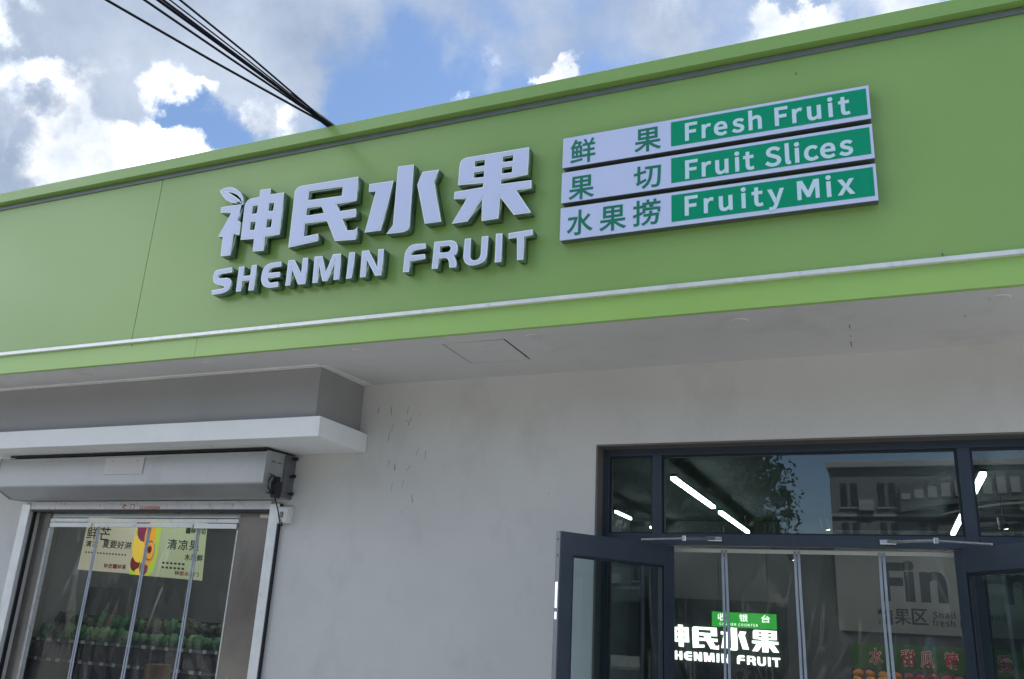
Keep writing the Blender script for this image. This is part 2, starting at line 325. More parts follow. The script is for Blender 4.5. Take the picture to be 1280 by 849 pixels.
GLYPHS = json.loads('''{"鲜":[350,[[17,13,21,-12,52,-8,88,-4,127,1,166,6,165,28,124,23,84,19,48,16],[188,280,194,268,201,255,206,242,210,231,230,239,226,250,220,263,214,275,207,287],[123,243,119,233,114,223,108,213,103,204,51,204,57,214,63,223,68,233,73,243],[68,294,59,269,47,243,32,216,13,192,17,189,22,185,27,181,30,177,32,178,32,52,159,52,159,204,126,204,134,216,141,229,148,242,154,255,140,265,135,264,82,264,84,271,87,278,89,284,91,291],[53,118,85,118,85,73,53,73],[104,118,137,118,137,73,104,73],[53,183,85,183,85,138,53,138],[104,183,137,183,137,138,104,138],[169,77,169,53,241,53,241,-29,266,-29,266,53,336,53,336,77,266,77,266,127,324,127,324,150,266,150,266,202,330,202,330,225,287,225,295,238,303,253,310,268,317,283,293,289,287,273,280,257,272,240,263,225,174,225,174,202,241,202,241,150,181,150,181,127,241,127,241,77]]],"果":[350,[[56,277,56,138,161,138,161,108,22,108,22,84,140,84,113,60,82,38,47,19,13,5,17,0,22,-5,27,-11,31,-16,66,-1,101,20,133,45,161,73,161,-28,189,-28,189,75,218,47,251,23,285,2,320,-15,324,-9,328,-3,333,2,338,7,304,21,270,39,238,61,210,84,329,84,329,108,189,108,189,138,297,138,297,277],[83,197,161,197,161,161,83,161],[189,197,269,197,269,161,189,161],[83,255,161,255,161,219,83,219],[189,255,269,255,269,219,189,219]]],"切":[350,[[147,263,147,238,203,238,200,164,188,96,160,37,109,-7,114,-11,119,-17,124,-22,128,-28,182,21,212,84,226,158,230,238,302,238,299,137,294,69,289,27,281,8,278,5,275,3,272,2,268,2,260,2,249,2,236,3,221,4,224,-3,226,-10,228,-17,229,-23,243,-24,256,-24,268,-24,278,-23,286,-22,293,-19,300,-14,306,-8,315,15,321,60,325,136,329,249,329,263],[53,23,60,29,75,37,104,51,154,74,153,79,152,85,150,91,150,97,81,68,81,174,152,189,147,213,81,199,81,280,56,280,56,194,10,184,14,160,56,169,56,72,54,63,50,56,45,51,40,47,44,42,47,36,50,29]]],"水":[350,[[25,204,25,178,111,178,95,129,73,87,45,53,14,27,19,23,25,17,31,12,35,6,70,38,101,81,125,135,143,199,125,206,120,204],[286,228,271,209,254,189,236,169,218,152,210,165,203,180,196,194,190,209,190,293,162,293,162,8,161,4,160,2,158,1,154,0,148,0,138,0,125,0,110,0,113,-6,116,-14,119,-22,120,-28,139,-28,154,-27,166,-26,175,-23,182,-19,186,-12,189,-4,190,8,190,156,216,110,247,69,283,35,322,8,326,15,331,21,336,28,341,33,310,50,282,73,255,101,231,132,250,149,271,169,291,191,310,211]]],"捞":[350,[[127,187,127,131,151,131,151,165,305,165,305,131,329,131,329,187],[56,294,56,225,16,225,16,201,56,201,56,123,11,109,18,84,56,97,56,5,56,2,55,0,53,-1,50,-1,45,-2,37,-2,28,-2,17,-1,19,-7,22,-14,23,-20,25,-26,40,-25,52,-25,61,-23,69,-21,74,-17,78,-12,80,-5,81,5,81,105,116,118,112,142,81,131,81,201,114,201,114,225,81,225,81,294],[124,259,124,235,174,235,174,203,198,203,198,235,258,235,258,203,282,203,282,235,332,235,332,259,282,259,282,294,258,294,258,259,198,259,198,294,174,294,174,259],[208,144,207,135,206,127,205,118,204,110,139,110,139,87,199,87,189,58,172,32,148,10,114,-7,119,-11,123,-17,127,-22,130,-27,168,-6,196,21,214,52,225,87,286,87,282,52,278,28,273,12,268,4,265,2,262,1,259,0,255,0,249,0,241,0,231,1,221,2,223,-4,225,-10,227,-16,228,-22,239,-23,250,-23,259,-23,266,-23,273,-22,278,-20,284,-18,289,-13,296,-1,302,20,308,52,313,98,314,110,229,110,231,118,232,127,233,135,234,144]]],"F":[193,[[35,0,68,0,68,115,166,115,166,143,68,143,68,229,183,229,183,257,35,257]]],"r":[136,[[32,0,64,0,64,122,75,143,87,156,100,164,112,166,117,166,122,166,126,165,131,163,137,191,132,193,127,194,122,195,116,195,101,192,86,184,73,172,62,155,58,190,32,190]]],"e":[194,[[109,-5,127,-3,144,1,158,7,172,15,160,36,149,30,138,25,126,22,113,21,88,26,68,39,55,60,50,88,178,88,178,91,179,96,179,101,179,106,174,143,160,171,136,189,103,195,72,188,44,168,25,137,18,95,25,53,45,22,74,2],[49,110,56,135,68,154,85,166,104,169,124,166,139,154,148,136,151,110]]],"s":[164,[[82,-5,112,0,133,12,146,30,151,52,146,75,132,90,114,101,93,110,78,116,65,122,56,131,52,143,54,153,61,162,72,168,88,170,100,169,111,165,121,160,131,153,146,173,134,182,120,189,104,193,87,195,59,191,39,179,26,162,22,141,27,120,39,105,57,94,77,86,93,80,107,72,117,63,120,50,118,38,111,29,99,23,83,20,67,22,53,27,39,34,27,43,11,22,26,11,43,3,62,-3]]],"h":[213,[[32,0,64,0,64,138,78,151,90,160,103,165,116,167,133,164,144,155,150,139,152,116,152,0,184,0,184,120,181,152,170,176,152,190,126,195,108,193,91,186,77,176,63,163,64,202,64,279,32,279]]],"u":[213,[[88,-5,106,-2,122,5,137,16,151,30,152,30,154,0,181,0,181,190,149,190,149,55,136,41,124,31,111,25,97,23,81,26,70,35,64,51,62,74,62,190,29,190,29,70,33,38,44,14,62,0]]],"i":[96,[[32,0,64,0,64,190,32,190],[48,229,57,231,64,235,68,242,70,251,68,259,64,266,57,270,48,271,40,270,33,266,29,259,27,251,29,242,33,235,40,231]]],"t":[132,[[92,-5,101,-4,110,-2,119,0,127,2,121,27,116,25,110,23,105,22,99,21,85,24,76,31,71,42,70,58,70,164,121,164,121,190,70,190,70,244,43,244,40,190,9,188,9,164,38,164,38,59,41,33,50,13,66,0]]],"S":[209,[[106,-5,143,1,170,17,188,40,194,68,190,93,178,112,162,126,141,137,104,153,89,159,75,168,65,180,62,196,65,211,75,223,90,230,110,233,127,231,142,226,156,219,168,209,185,230,170,242,152,252,132,259,110,261,77,256,52,242,35,221,29,193,34,169,46,150,63,137,81,127,118,111,135,103,148,94,157,82,161,65,157,48,146,35,130,27,107,24,87,26,68,33,51,43,36,56,17,33,35,18,56,6,80,-2]]],"l":[99,[[66,-5,72,-4,77,-4,81,-3,84,-2,80,23,73,22,70,23,67,25,65,29,64,36,64,279,32,279,32,38,34,20,40,7,51,-2]]],"c":[179,[[107,-5,124,-3,140,2,155,9,169,19,155,41,145,34,134,28,123,24,110,22,86,27,67,42,55,65,51,95,56,125,68,148,87,163,111,168,122,167,131,164,140,158,149,152,165,173,154,181,142,188,127,193,110,195,75,188,46,169,26,137,18,95,25,53,44,22,72,2]]],"y":[182,[[35,-82,61,-77,80,-63,95,-42,106,-16,178,190,147,190,112,85,97,31,95,31,90,44,86,58,81,72,76,85,38,190,5,190,81,0,77,-15,70,-31,60,-44,49,-53,34,-56,30,-55,26,-55,22,-54,19,-53,13,-78,18,-80,23,-81,29,-82]]],"M":[284,[[35,0,64,0,64,142,64,160,63,180,62,200,60,218,62,218,82,159,131,26,153,26,201,159,222,218,223,218,222,200,220,180,219,160,219,142,219,0,249,0,249,257,210,257,161,119,157,106,152,93,148,79,143,66,142,66,137,79,133,93,128,106,123,119,74,257,35,257]]],"x":[174,[[5,0,39,0,64,44,69,53,74,62,79,70,84,78,85,78,91,70,96,62,101,53,106,44,134,0,169,0,106,96,164,190,131,190,107,148,103,140,99,133,95,125,91,117,89,117,84,125,79,133,75,140,70,148,45,190,10,190,68,99]]],"收":[350,[[206,201,282,201,273,159,261,121,246,87,229,121,215,157,204,196],[202,294,189,235,170,182,143,140,150,134,157,125,162,118,172,132,181,147,190,163,202,127,216,94,232,63,209,36,182,13,149,-7,155,-14,162,-22,166,-28,197,-9,224,14,246,40,268,14,292,-9,319,-27,324,-19,331,-11,338,-5,309,12,284,35,262,62,281,103,297,149,308,201,335,201,335,226,214,226,220,247,225,268,229,290],[32,35,42,41,65,51,113,69,113,-28,139,-28,139,289,113,289,113,95,60,77,60,255,34,255,34,83,32,71,27,64,21,59,26,52,30,43]]],"银":[350,[[290,191,290,148,188,148,188,191],[290,213,188,213,188,256,290,256],[161,-28,171,-23,197,-15,251,0,250,7,250,16,250,24,188,9,188,125,220,125,242,61,275,10,322,-26,327,-18,333,-9,339,-3,314,11,292,30,273,53,293,66,314,80,333,95,316,113,300,99,281,85,262,71,254,88,247,106,241,125,314,125,314,279,162,279,162,19,160,6,155,-2,149,-6,153,-13,158,-21],[62,293,49,261,32,232,12,208,17,201,22,191,26,184,38,197,49,212,60,229,142,229,142,254,73,254,78,265,82,276,86,286],[67,-26,76,-19,100,-6,149,20,147,27,145,35,144,43,95,19,95,96,145,96,145,120,95,120,95,168,137,168,137,192,39,192,39,168,69,168,69,120,20,120,20,96,69,96,69,20,67,8,62,1,56,-3,60,-10,64,-18]]],"台":[350,[[63,120,63,-28,89,-28,89,-9,259,-9,259,-27,287,-27,287,120],[89,17,89,95,259,95,259,17],[44,149,67,153,132,158,280,166,288,155,296,145,301,136,324,152,299,185,266,221,230,255,210,241,227,224,244,207,261,189,81,181,112,212,143,246,172,284,145,296,115,253,85,217,64,196,53,186,44,179,35,175,39,166,42,157]]],"精":[350,[[18,267,27,241,33,214,37,190,56,195,52,219,45,245,36,271],[115,273,109,247,101,219,92,194,109,189,118,212,128,240,137,267],[14,176,14,152,60,152,46,112,29,73,11,42,15,34,20,25,24,16,38,40,52,70,64,103,64,-27,88,-27,88,112,99,92,109,73,116,58,133,78,121,98,102,125,88,144,88,152,127,152,127,176,88,176,88,293,64,293,64,176],[223,294,223,266,149,266,149,245,223,245,223,224,158,224,158,204,223,204,223,181,139,181,139,160,336,160,336,181,248,181,248,204,319,204,319,224,248,224,248,245,327,245,327,266,248,266,248,294],[288,119,288,93,186,93,186,119],[161,139,161,-28,186,-28,186,29,288,29,288,-1,288,-4,286,-5,282,-6,275,-6,263,-6,248,-6,251,-13,254,-20,255,-28,275,-28,290,-27,301,-24,308,-19,312,-12,313,-1,313,139],[186,74,288,74,288,48,186,48]]],"区":[350,[[325,275,34,275,34,-18,333,-18,333,8,60,8,60,250,325,250],[91,205,119,181,148,156,177,129,146,100,113,74,79,52,86,46,94,39,100,32,133,56,165,82,195,112,224,83,250,56,270,32,292,51,270,75,243,102,213,131,238,160,260,191,281,223,256,233,238,203,217,175,194,148,166,173,137,198,110,220]]],"甜":[350,[[14,195,14,170,74,170,74,111,27,111,27,-24,51,-24,51,-3,124,-3,124,-16,148,-16,148,111,100,111,100,170,157,170,157,195,100,195,100,259,119,264,138,269,154,274,133,293,99,283,58,274,14,267,17,260,20,253,22,246,39,248,57,251,74,254,74,195],[51,21,51,88,124,88,124,21],[151,228,151,203,182,203,182,-28,208,-28,208,-8,284,-8,284,-27,311,-27,311,203,336,203,336,228,311,228,311,293,284,293,284,228,208,228,208,293,182,293,182,228],[208,203,284,203,284,124,208,124],[208,99,284,99,284,17,208,17]]],"瓜":[350,[[127,-12,138,-7,166,0,227,14,232,1,236,-12,239,-23,262,-14,250,18,235,57,217,95,196,88,204,71,212,53,219,35,150,21,171,79,180,138,181,193,181,249,204,252,226,255,248,258,258,140,280,42,319,-29,325,-21,332,-13,339,-7,302,58,282,152,272,263,301,269,279,290,217,278,141,267,62,259,62,190,59,125,45,55,13,-11,20,-16,28,-22,34,-28,69,43,84,120,88,190,88,239,110,241,133,243,155,246,155,194,154,133,142,70,110,11,116,4,122,-4]]],"糖":[350,[[17,265,24,240,29,213,32,190,51,194,48,217,43,244,35,269],[110,273,105,247,97,220,89,196,106,191,115,213,124,240,133,267],[178,71,178,-28,201,-28,201,-15,296,-15,296,-27,319,-27,319,71,256,71,256,98,318,98,318,141,337,141,337,164,318,164,318,206,256,206,256,229,232,229,232,206,181,206,181,187,232,187,232,162,166,162,166,143,232,143,232,118,180,118,180,98,232,98,232,71],[256,143,296,143,296,118,256,118],[256,162,256,187,296,187,296,162],[201,6,201,50,296,50,296,6],[212,289,219,279,225,268,230,258,141,258,141,157,139,101,129,42,104,-13,111,-17,118,-22,124,-27,150,32,162,97,165,157,165,235,332,235,332,258,260,258,253,270,245,283,236,296],[15,174,15,149,56,149,43,110,27,74,10,45,14,38,19,29,22,21,36,43,49,72,61,103,61,-28,84,-28,84,103,94,87,102,72,109,60,124,81,113,97,97,118,84,134,84,149,127,149,127,174,84,174,84,294,61,294,61,174]]],"爱":[350,[[293,290,219,281,129,275,38,271,40,265,42,257,44,250,134,253,225,259,302,268],[257,258,249,242,240,224,230,208,193,208,189,222,183,237,178,252,157,246,162,234,166,221,169,208,114,208,109,221,103,236,97,250,77,243,82,231,86,220,90,208,29,208,29,150,51,150,51,186,299,186,299,150,322,150,322,208,254,208,263,221,272,236,280,250],[142,72,247,72,233,58,217,45,198,34,177,45,158,58],[127,177,126,166,123,156,121,146,54,146,54,124,115,124,92,70,59,28,15,-4,21,-11,27,-18,31,-25,66,0,95,31,118,68,134,51,153,35,173,22,146,12,118,5,89,-1,93,-7,98,-16,101,-23,135,-15,168,-5,198,8,233,-5,271,-16,311,-23,315,-15,320,-7,325,0,290,5,256,13,224,23,247,41,267,62,283,86,269,96,265,95,131,95,134,104,138,114,141,124,297,124,297,146,147,146,149,155,151,164,153,173]]],"夏":[350,[[86,182,264,182,264,161,86,161],[86,144,264,144,264,123,86,123],[86,219,264,219,264,199,86,199],[61,236,61,106,123,106,96,84,61,64,16,46,22,41,28,34,32,27,57,37,79,48,99,60,114,44,131,31,149,19,105,7,59,-1,13,-6,17,-13,21,-21,23,-28,76,-21,127,-10,176,5,221,-10,270,-22,324,-28,329,-20,334,-12,339,-5,291,0,247,8,207,19,235,35,260,55,280,78,263,89,258,88,136,88,143,94,149,100,154,106,290,106,290,236,179,236,187,256,324,256,324,278,27,278,27,256,158,256,153,236],[179,30,157,41,138,54,122,68,239,68,222,54,202,41]]],"要":[350,[[235,81,222,62,206,46,186,33,161,39,135,44,109,49,116,59,124,70,132,81],[42,226,42,135,135,135,130,125,124,115,118,104,19,104,19,81,102,81,89,65,77,49,65,35,95,30,124,24,152,17,114,7,71,0,21,-5,25,-11,29,-19,32,-27,93,-20,146,-9,189,8,232,-4,269,-16,301,-28,324,-8,293,3,257,14,218,25,237,41,252,60,264,81,332,81,332,104,148,104,153,113,158,122,163,131,147,135,311,135,311,226,227,226,227,256,326,256,326,279,24,279,24,256,120,256,120,226],[145,256,202,256,202,226,145,226],[67,204,120,204,120,157,67,157],[145,204,202,204,202,157,145,157],[227,204,285,204,285,157,227,157]]],"好":[350,[[22,102,41,89,60,75,79,60,59,32,35,10,9,-7,15,-13,21,-21,26,-28,53,-9,78,14,99,42,113,29,125,16,135,4,153,26,142,38,128,52,112,67,129,109,141,160,149,219,133,223,129,222,77,222,82,246,86,270,89,292,63,294,60,271,57,247,52,222,14,222,14,198,47,198,39,163,31,130],[122,198,115,155,105,117,92,83,78,93,65,103,51,112,59,139,66,168,72,198],[231,186,231,145,150,145,150,120,231,120,231,4,231,0,228,-3,224,-4,214,-3,198,-3,179,-3,182,-11,186,-20,188,-28,212,-28,230,-27,243,-24,252,-18,257,-10,258,3,258,120,336,120,336,145,258,145,258,180,283,203,306,230,326,257,307,270,301,268,166,268,166,244,283,244,268,223,250,203]]],"滋":[350,[[33,272,53,259,73,245,89,233,105,254,89,266,69,278,49,290],[13,175,33,164,53,151,68,139,84,160,68,172,48,184,28,194],[20,-4,43,-19,59,17,76,55,91,93,71,108,54,68,36,29],[216,-12,226,-9,251,-4,307,6,311,-5,314,-15,316,-23,338,-15,329,11,318,40,304,69,284,62,289,50,295,38,300,25,243,17,271,60,298,107,322,156,299,167,293,152,287,138,280,123,237,119,251,144,264,171,276,200,257,207,334,207,334,231,270,231,279,248,289,267,298,285,272,294,264,274,254,252,244,231,177,231,196,240,188,257,176,276,164,294,142,285,153,267,164,248,172,231,96,231,96,207,139,207,128,175,115,148,106,132,101,123,96,118,90,115,94,107,96,99,98,92,105,94,121,97,151,100,135,73,121,51,111,37,101,24,92,14,85,10,88,2,91,-7,93,-13,103,-10,128,-5,182,4,184,-6,186,-15,187,-23,208,-17,203,9,195,38,185,66,165,60,169,49,173,36,177,23,121,16,151,58,180,105,206,155,183,166,177,151,170,137,163,122,123,119,137,144,151,171,163,200,145,207,252,207,241,175,229,148,220,132,215,124,210,118,204,116,208,108,211,99,213,93,220,95,236,98,269,102,254,74,242,52,233,39,223,25,215,16,208,11,211,3,214,-5]]],"清":[350,[[29,270,49,258,69,245,84,232,100,252,85,264,65,277,44,288],[12,177,34,165,54,151,70,138,86,159,70,171,49,184,27,196],[23,-7,47,-23,65,13,83,52,99,91,78,107,60,65,41,25],[151,74,278,74,278,47,151,47],[151,94,151,120,278,120,278,94],[201,294,201,267,112,267,112,246,201,246,201,224,120,224,120,205,201,205,201,181,98,181,98,160,333,160,333,181,227,181,227,205,311,205,311,224,227,224,227,246,320,246,320,267,227,267,227,294],[126,140,126,-28,151,-28,151,27,278,27,278,2,277,-2,275,-3,271,-4,263,-4,249,-4,232,-4,235,-11,238,-19,239,-27,261,-26,278,-25,290,-22,298,-17,301,-10,303,1,303,140]]],"凉":[350,[[151,177,274,177,274,125,151,125],[138,84,124,56,107,29,89,6,96,1,104,-5,110,-10,128,16,147,46,162,76],[260,74,277,48,293,20,305,-4,328,7,316,31,299,58,282,84],[17,269,35,239,52,207,64,179,88,194,75,221,58,251,39,281],[13,1,39,-10,56,27,74,68,91,110,68,122,50,78,31,36],[189,288,195,277,200,265,204,254,104,254,104,229,324,229,324,254,234,254,229,267,222,281,215,295],[126,200,126,103,200,103,200,2,200,-1,198,-3,194,-4,185,-4,170,-4,152,-3,156,-11,159,-19,162,-27,184,-27,201,-26,214,-23,222,-18,227,-10,228,2,228,103,301,103,301,200]]],"芒":[350,[[225,294,225,260,124,260,124,294,98,294,98,260,20,260,20,235,98,235,98,195,124,195,124,235,225,235,225,195,252,195,252,235,331,235,331,260,252,260,252,294],[142,199,161,183,178,164,191,147,30,147,30,123,68,123,68,-7,302,-7,302,19,95,19,95,123,319,123,319,147,196,147,213,161,199,178,180,196,160,213]]],"一":[350,[[15,151,15,122,336,122,336,151]]],"特":[350,[[160,74,177,55,192,35,203,17,224,30,213,48,197,68,180,86],[225,294,225,256,157,256,157,232,225,232,225,188,136,188,136,163,268,163,268,121,142,121,142,96,268,96,268,5,267,1,265,-1,261,-2,251,-2,235,-2,215,-2,218,-10,221,-19,223,-28,247,-28,265,-26,278,-23,287,-18,291,-9,293,5,293,96,333,96,333,121,293,121,293,163,335,163,335,188,250,188,250,232,319,232,319,256,250,256,250,294],[34,267,30,223,23,183,14,148,20,145,28,141,34,137,39,155,44,175,48,197,74,197,74,111,53,105,34,99,16,95,22,68,74,85,74,-28,99,-28,99,93,136,105,133,129,99,119,99,197,133,197,133,222,99,222,99,294,74,294,74,222,51,222,53,236,55,249,56,263]]],"惠":[350,[[92,59,92,9,96,-11,112,-21,143,-23,222,-23,247,-19,260,-5,266,26,258,28,250,31,242,34,240,11,234,1,221,-1,144,-1,127,0,120,3,118,10,118,59],[142,63,164,50,185,36,201,23,218,39,202,52,181,66,159,78],[264,52,280,30,295,6,304,-15,328,-6,318,15,303,38,286,60],[51,61,43,38,31,15,18,-5,41,-18,54,4,65,28,74,51],[27,102,28,79,102,80,191,81,285,83,294,77,302,70,309,64,326,79,304,97,275,115,244,130,299,130,299,228,187,228,187,251,323,251,323,272,187,272,187,294,160,294,160,272,27,272,27,251,160,251,160,228,50,228,50,130,160,130,160,103],[75,171,160,171,160,148,75,148],[187,171,273,171,273,148,187,148],[75,211,160,211,160,188,75,188],[187,211,273,211,273,188,187,188],[224,118,234,113,244,109,254,104,187,103,187,130,241,130]]],"n":[214,[[32,0,64,0,64,138,82,154,98,164,116,167,137,162,149,145,152,116,152,0,184,0,184,120,178,161,159,186,126,195,102,191,81,179,62,162,58,190,32,190]]],"a":[197,[[76,-5,99,-1,120,9,139,23,140,23,143,0,169,0,169,117,162,158,141,185,103,195,74,191,49,182,29,170,41,148,58,158,77,165,98,168,122,161,134,144,137,120,71,107,33,84,21,49,28,20,47,2],[85,21,68,24,56,34,51,51,59,73,87,89,137,99,137,46,120,32,103,24]]],"d":[217,[[97,-5,119,-1,138,9,155,22,156,22,159,0,185,0,185,279,153,279,153,206,154,173,138,185,121,192,101,195,60,183,30,148,19,95,28,41,55,7],[104,22,76,31,58,56,51,95,59,133,79,159,106,168,122,166,137,160,153,148,153,48,137,34,121,25]]],"1":[194,[[31,0,172,0,172,27,120,27,120,257,96,257,81,249,63,243,42,238,42,218,88,218,88,27,31,27]]],"3":[194,[[92,-5,134,4,163,29,175,69,167,100,148,121,120,134,120,136,144,149,160,169,166,197,156,232,130,254,91,261,64,257,40,246,20,231,37,210,53,223,70,232,90,235,113,230,128,216,133,195,127,170,104,152,62,146,62,121,109,115,135,97,142,70,135,44,117,28,90,22,64,26,43,37,27,51,10,31,30,13,57,0]]],"8":[194,[[98,-5,140,4,168,28,178,62,172,92,156,114,135,129,135,131,151,146,164,168,169,193,161,228,136,252,99,261,63,252,38,230,28,195,33,171,46,151,63,136,63,135,40,118,23,95,16,64,27,28,56,4],[116,139,87,152,66,170,57,195,63,217,77,232,98,237,122,231,137,214,142,191,139,173,130,155],[98,19,71,25,52,42,44,67,49,90,61,109,80,125,114,110,138,91,148,63,142,40,124,25]]],"4":[194,[[119,0,149,0,149,71,183,71,183,96,149,96,149,257,114,257,7,92,7,71,119,71],[119,96,40,96,99,184,106,197,113,209,119,222,121,222,120,207,119,190,119,175]]],"2":[194,[[15,0,177,0,177,28,106,28,92,27,78,26,64,25,117,81,152,134,165,186,155,226,129,252,90,261,60,257,36,244,14,224,33,206,48,221,66,231,86,235,112,229,128,211,133,185,120,138,82,83,15,19]]],"0":[194,[[97,-5,140,10,167,55,177,129,167,203,140,247,97,261,55,247,27,203,18,129,27,55,55,10],[97,21,72,33,55,68,48,129,55,190,72,225,97,236,123,225,140,190,146,129,140,68,123,33]]],"6":[194,[[105,-5,142,6,169,35,179,79,170,124,146,150,108,159,87,156,67,145,50,129,60,191,83,225,116,235,131,233,145,226,157,215,175,235,159,249,139,258,114,261,68,248,33,203,20,123,31,52,61,10],[50,103,68,122,86,132,103,136,128,129,144,109,149,79,143,48,128,28,105,21,78,30,59,58]]],"门":[350,[[44,282,63,260,81,236,94,216,115,231,102,251,84,273,65,294],[33,223,33,-28,59,-28,59,223],[126,281,126,256,293,256,293,7,292,2,289,-1,283,-2,271,-3,251,-3,226,-2,230,-10,233,-19,235,-27,265,-27,287,-26,303,-23,312,-17,318,-8,319,7,319,281]]],"C":[223,[[132,-5,163,0,189,12,211,32,193,53,176,37,156,27,133,24,91,37,63,73,54,129,64,185,92,220,134,233,155,230,172,221,187,209,204,230,187,245,163,257,134,261,76,245,35,200,20,128,35,57,75,11]]],"A":[213,[[1,0,34,0,59,78,153,78,177,0,211,0,124,257,88,257],[67,104,79,144,88,172,97,201,105,230,106,230,115,201,123,172,132,144,145,104]]],"H":[255,[[35,0,68,0,68,121,187,121,187,0,220,0,220,257,187,257,187,149,68,149,68,257,35,257]]],"I":[103,[[35,0,68,0,68,257,35,257]]],"E":[206,[[35,0,187,0,187,28,68,28,68,121,165,121,165,149,68,149,68,229,183,229,183,257,35,257]]],"R":[222,[[68,135,68,230,111,230,145,226,166,212,173,185,166,157,145,140,111,135],[176,0,213,0,147,112,178,126,198,150,205,185,194,227,162,250,116,257,35,257,35,0,68,0,68,109,114,109]]],"O":[260,[[130,-5,187,12,225,58,239,129,225,200,187,245,130,261,73,245,34,200,20,129,34,58,73,12],[130,24,90,37,63,73,54,129,63,185,90,220,130,233,170,220,197,185,206,129,197,73,170,37]]],"U":[252,[[126,-5,173,6,206,41,218,106,218,257,187,257,187,105,179,57,157,31,126,24,96,31,75,57,67,105,67,257,34,257,34,106,47,41,79,6]]],"N":[253,[[35,0,66,0,66,135,65,162,64,189,62,215,63,215,91,162,185,0,218,0,218,257,187,257,187,123,188,96,189,69,192,42,190,42,162,95,68,257,35,257]]],"T":[210,[[89,0,121,0,121,229,199,229,199,257,11,257,11,229,89,229]]],"f":[114,[[12,164,37,164,37,0,69,0,69,164,110,164,110,190,69,190,69,220,72,241,81,253,96,258,103,257,110,255,118,252,125,277,115,280,104,282,93,283,62,276,43,254,37,221,37,190,12,188]]]}''')
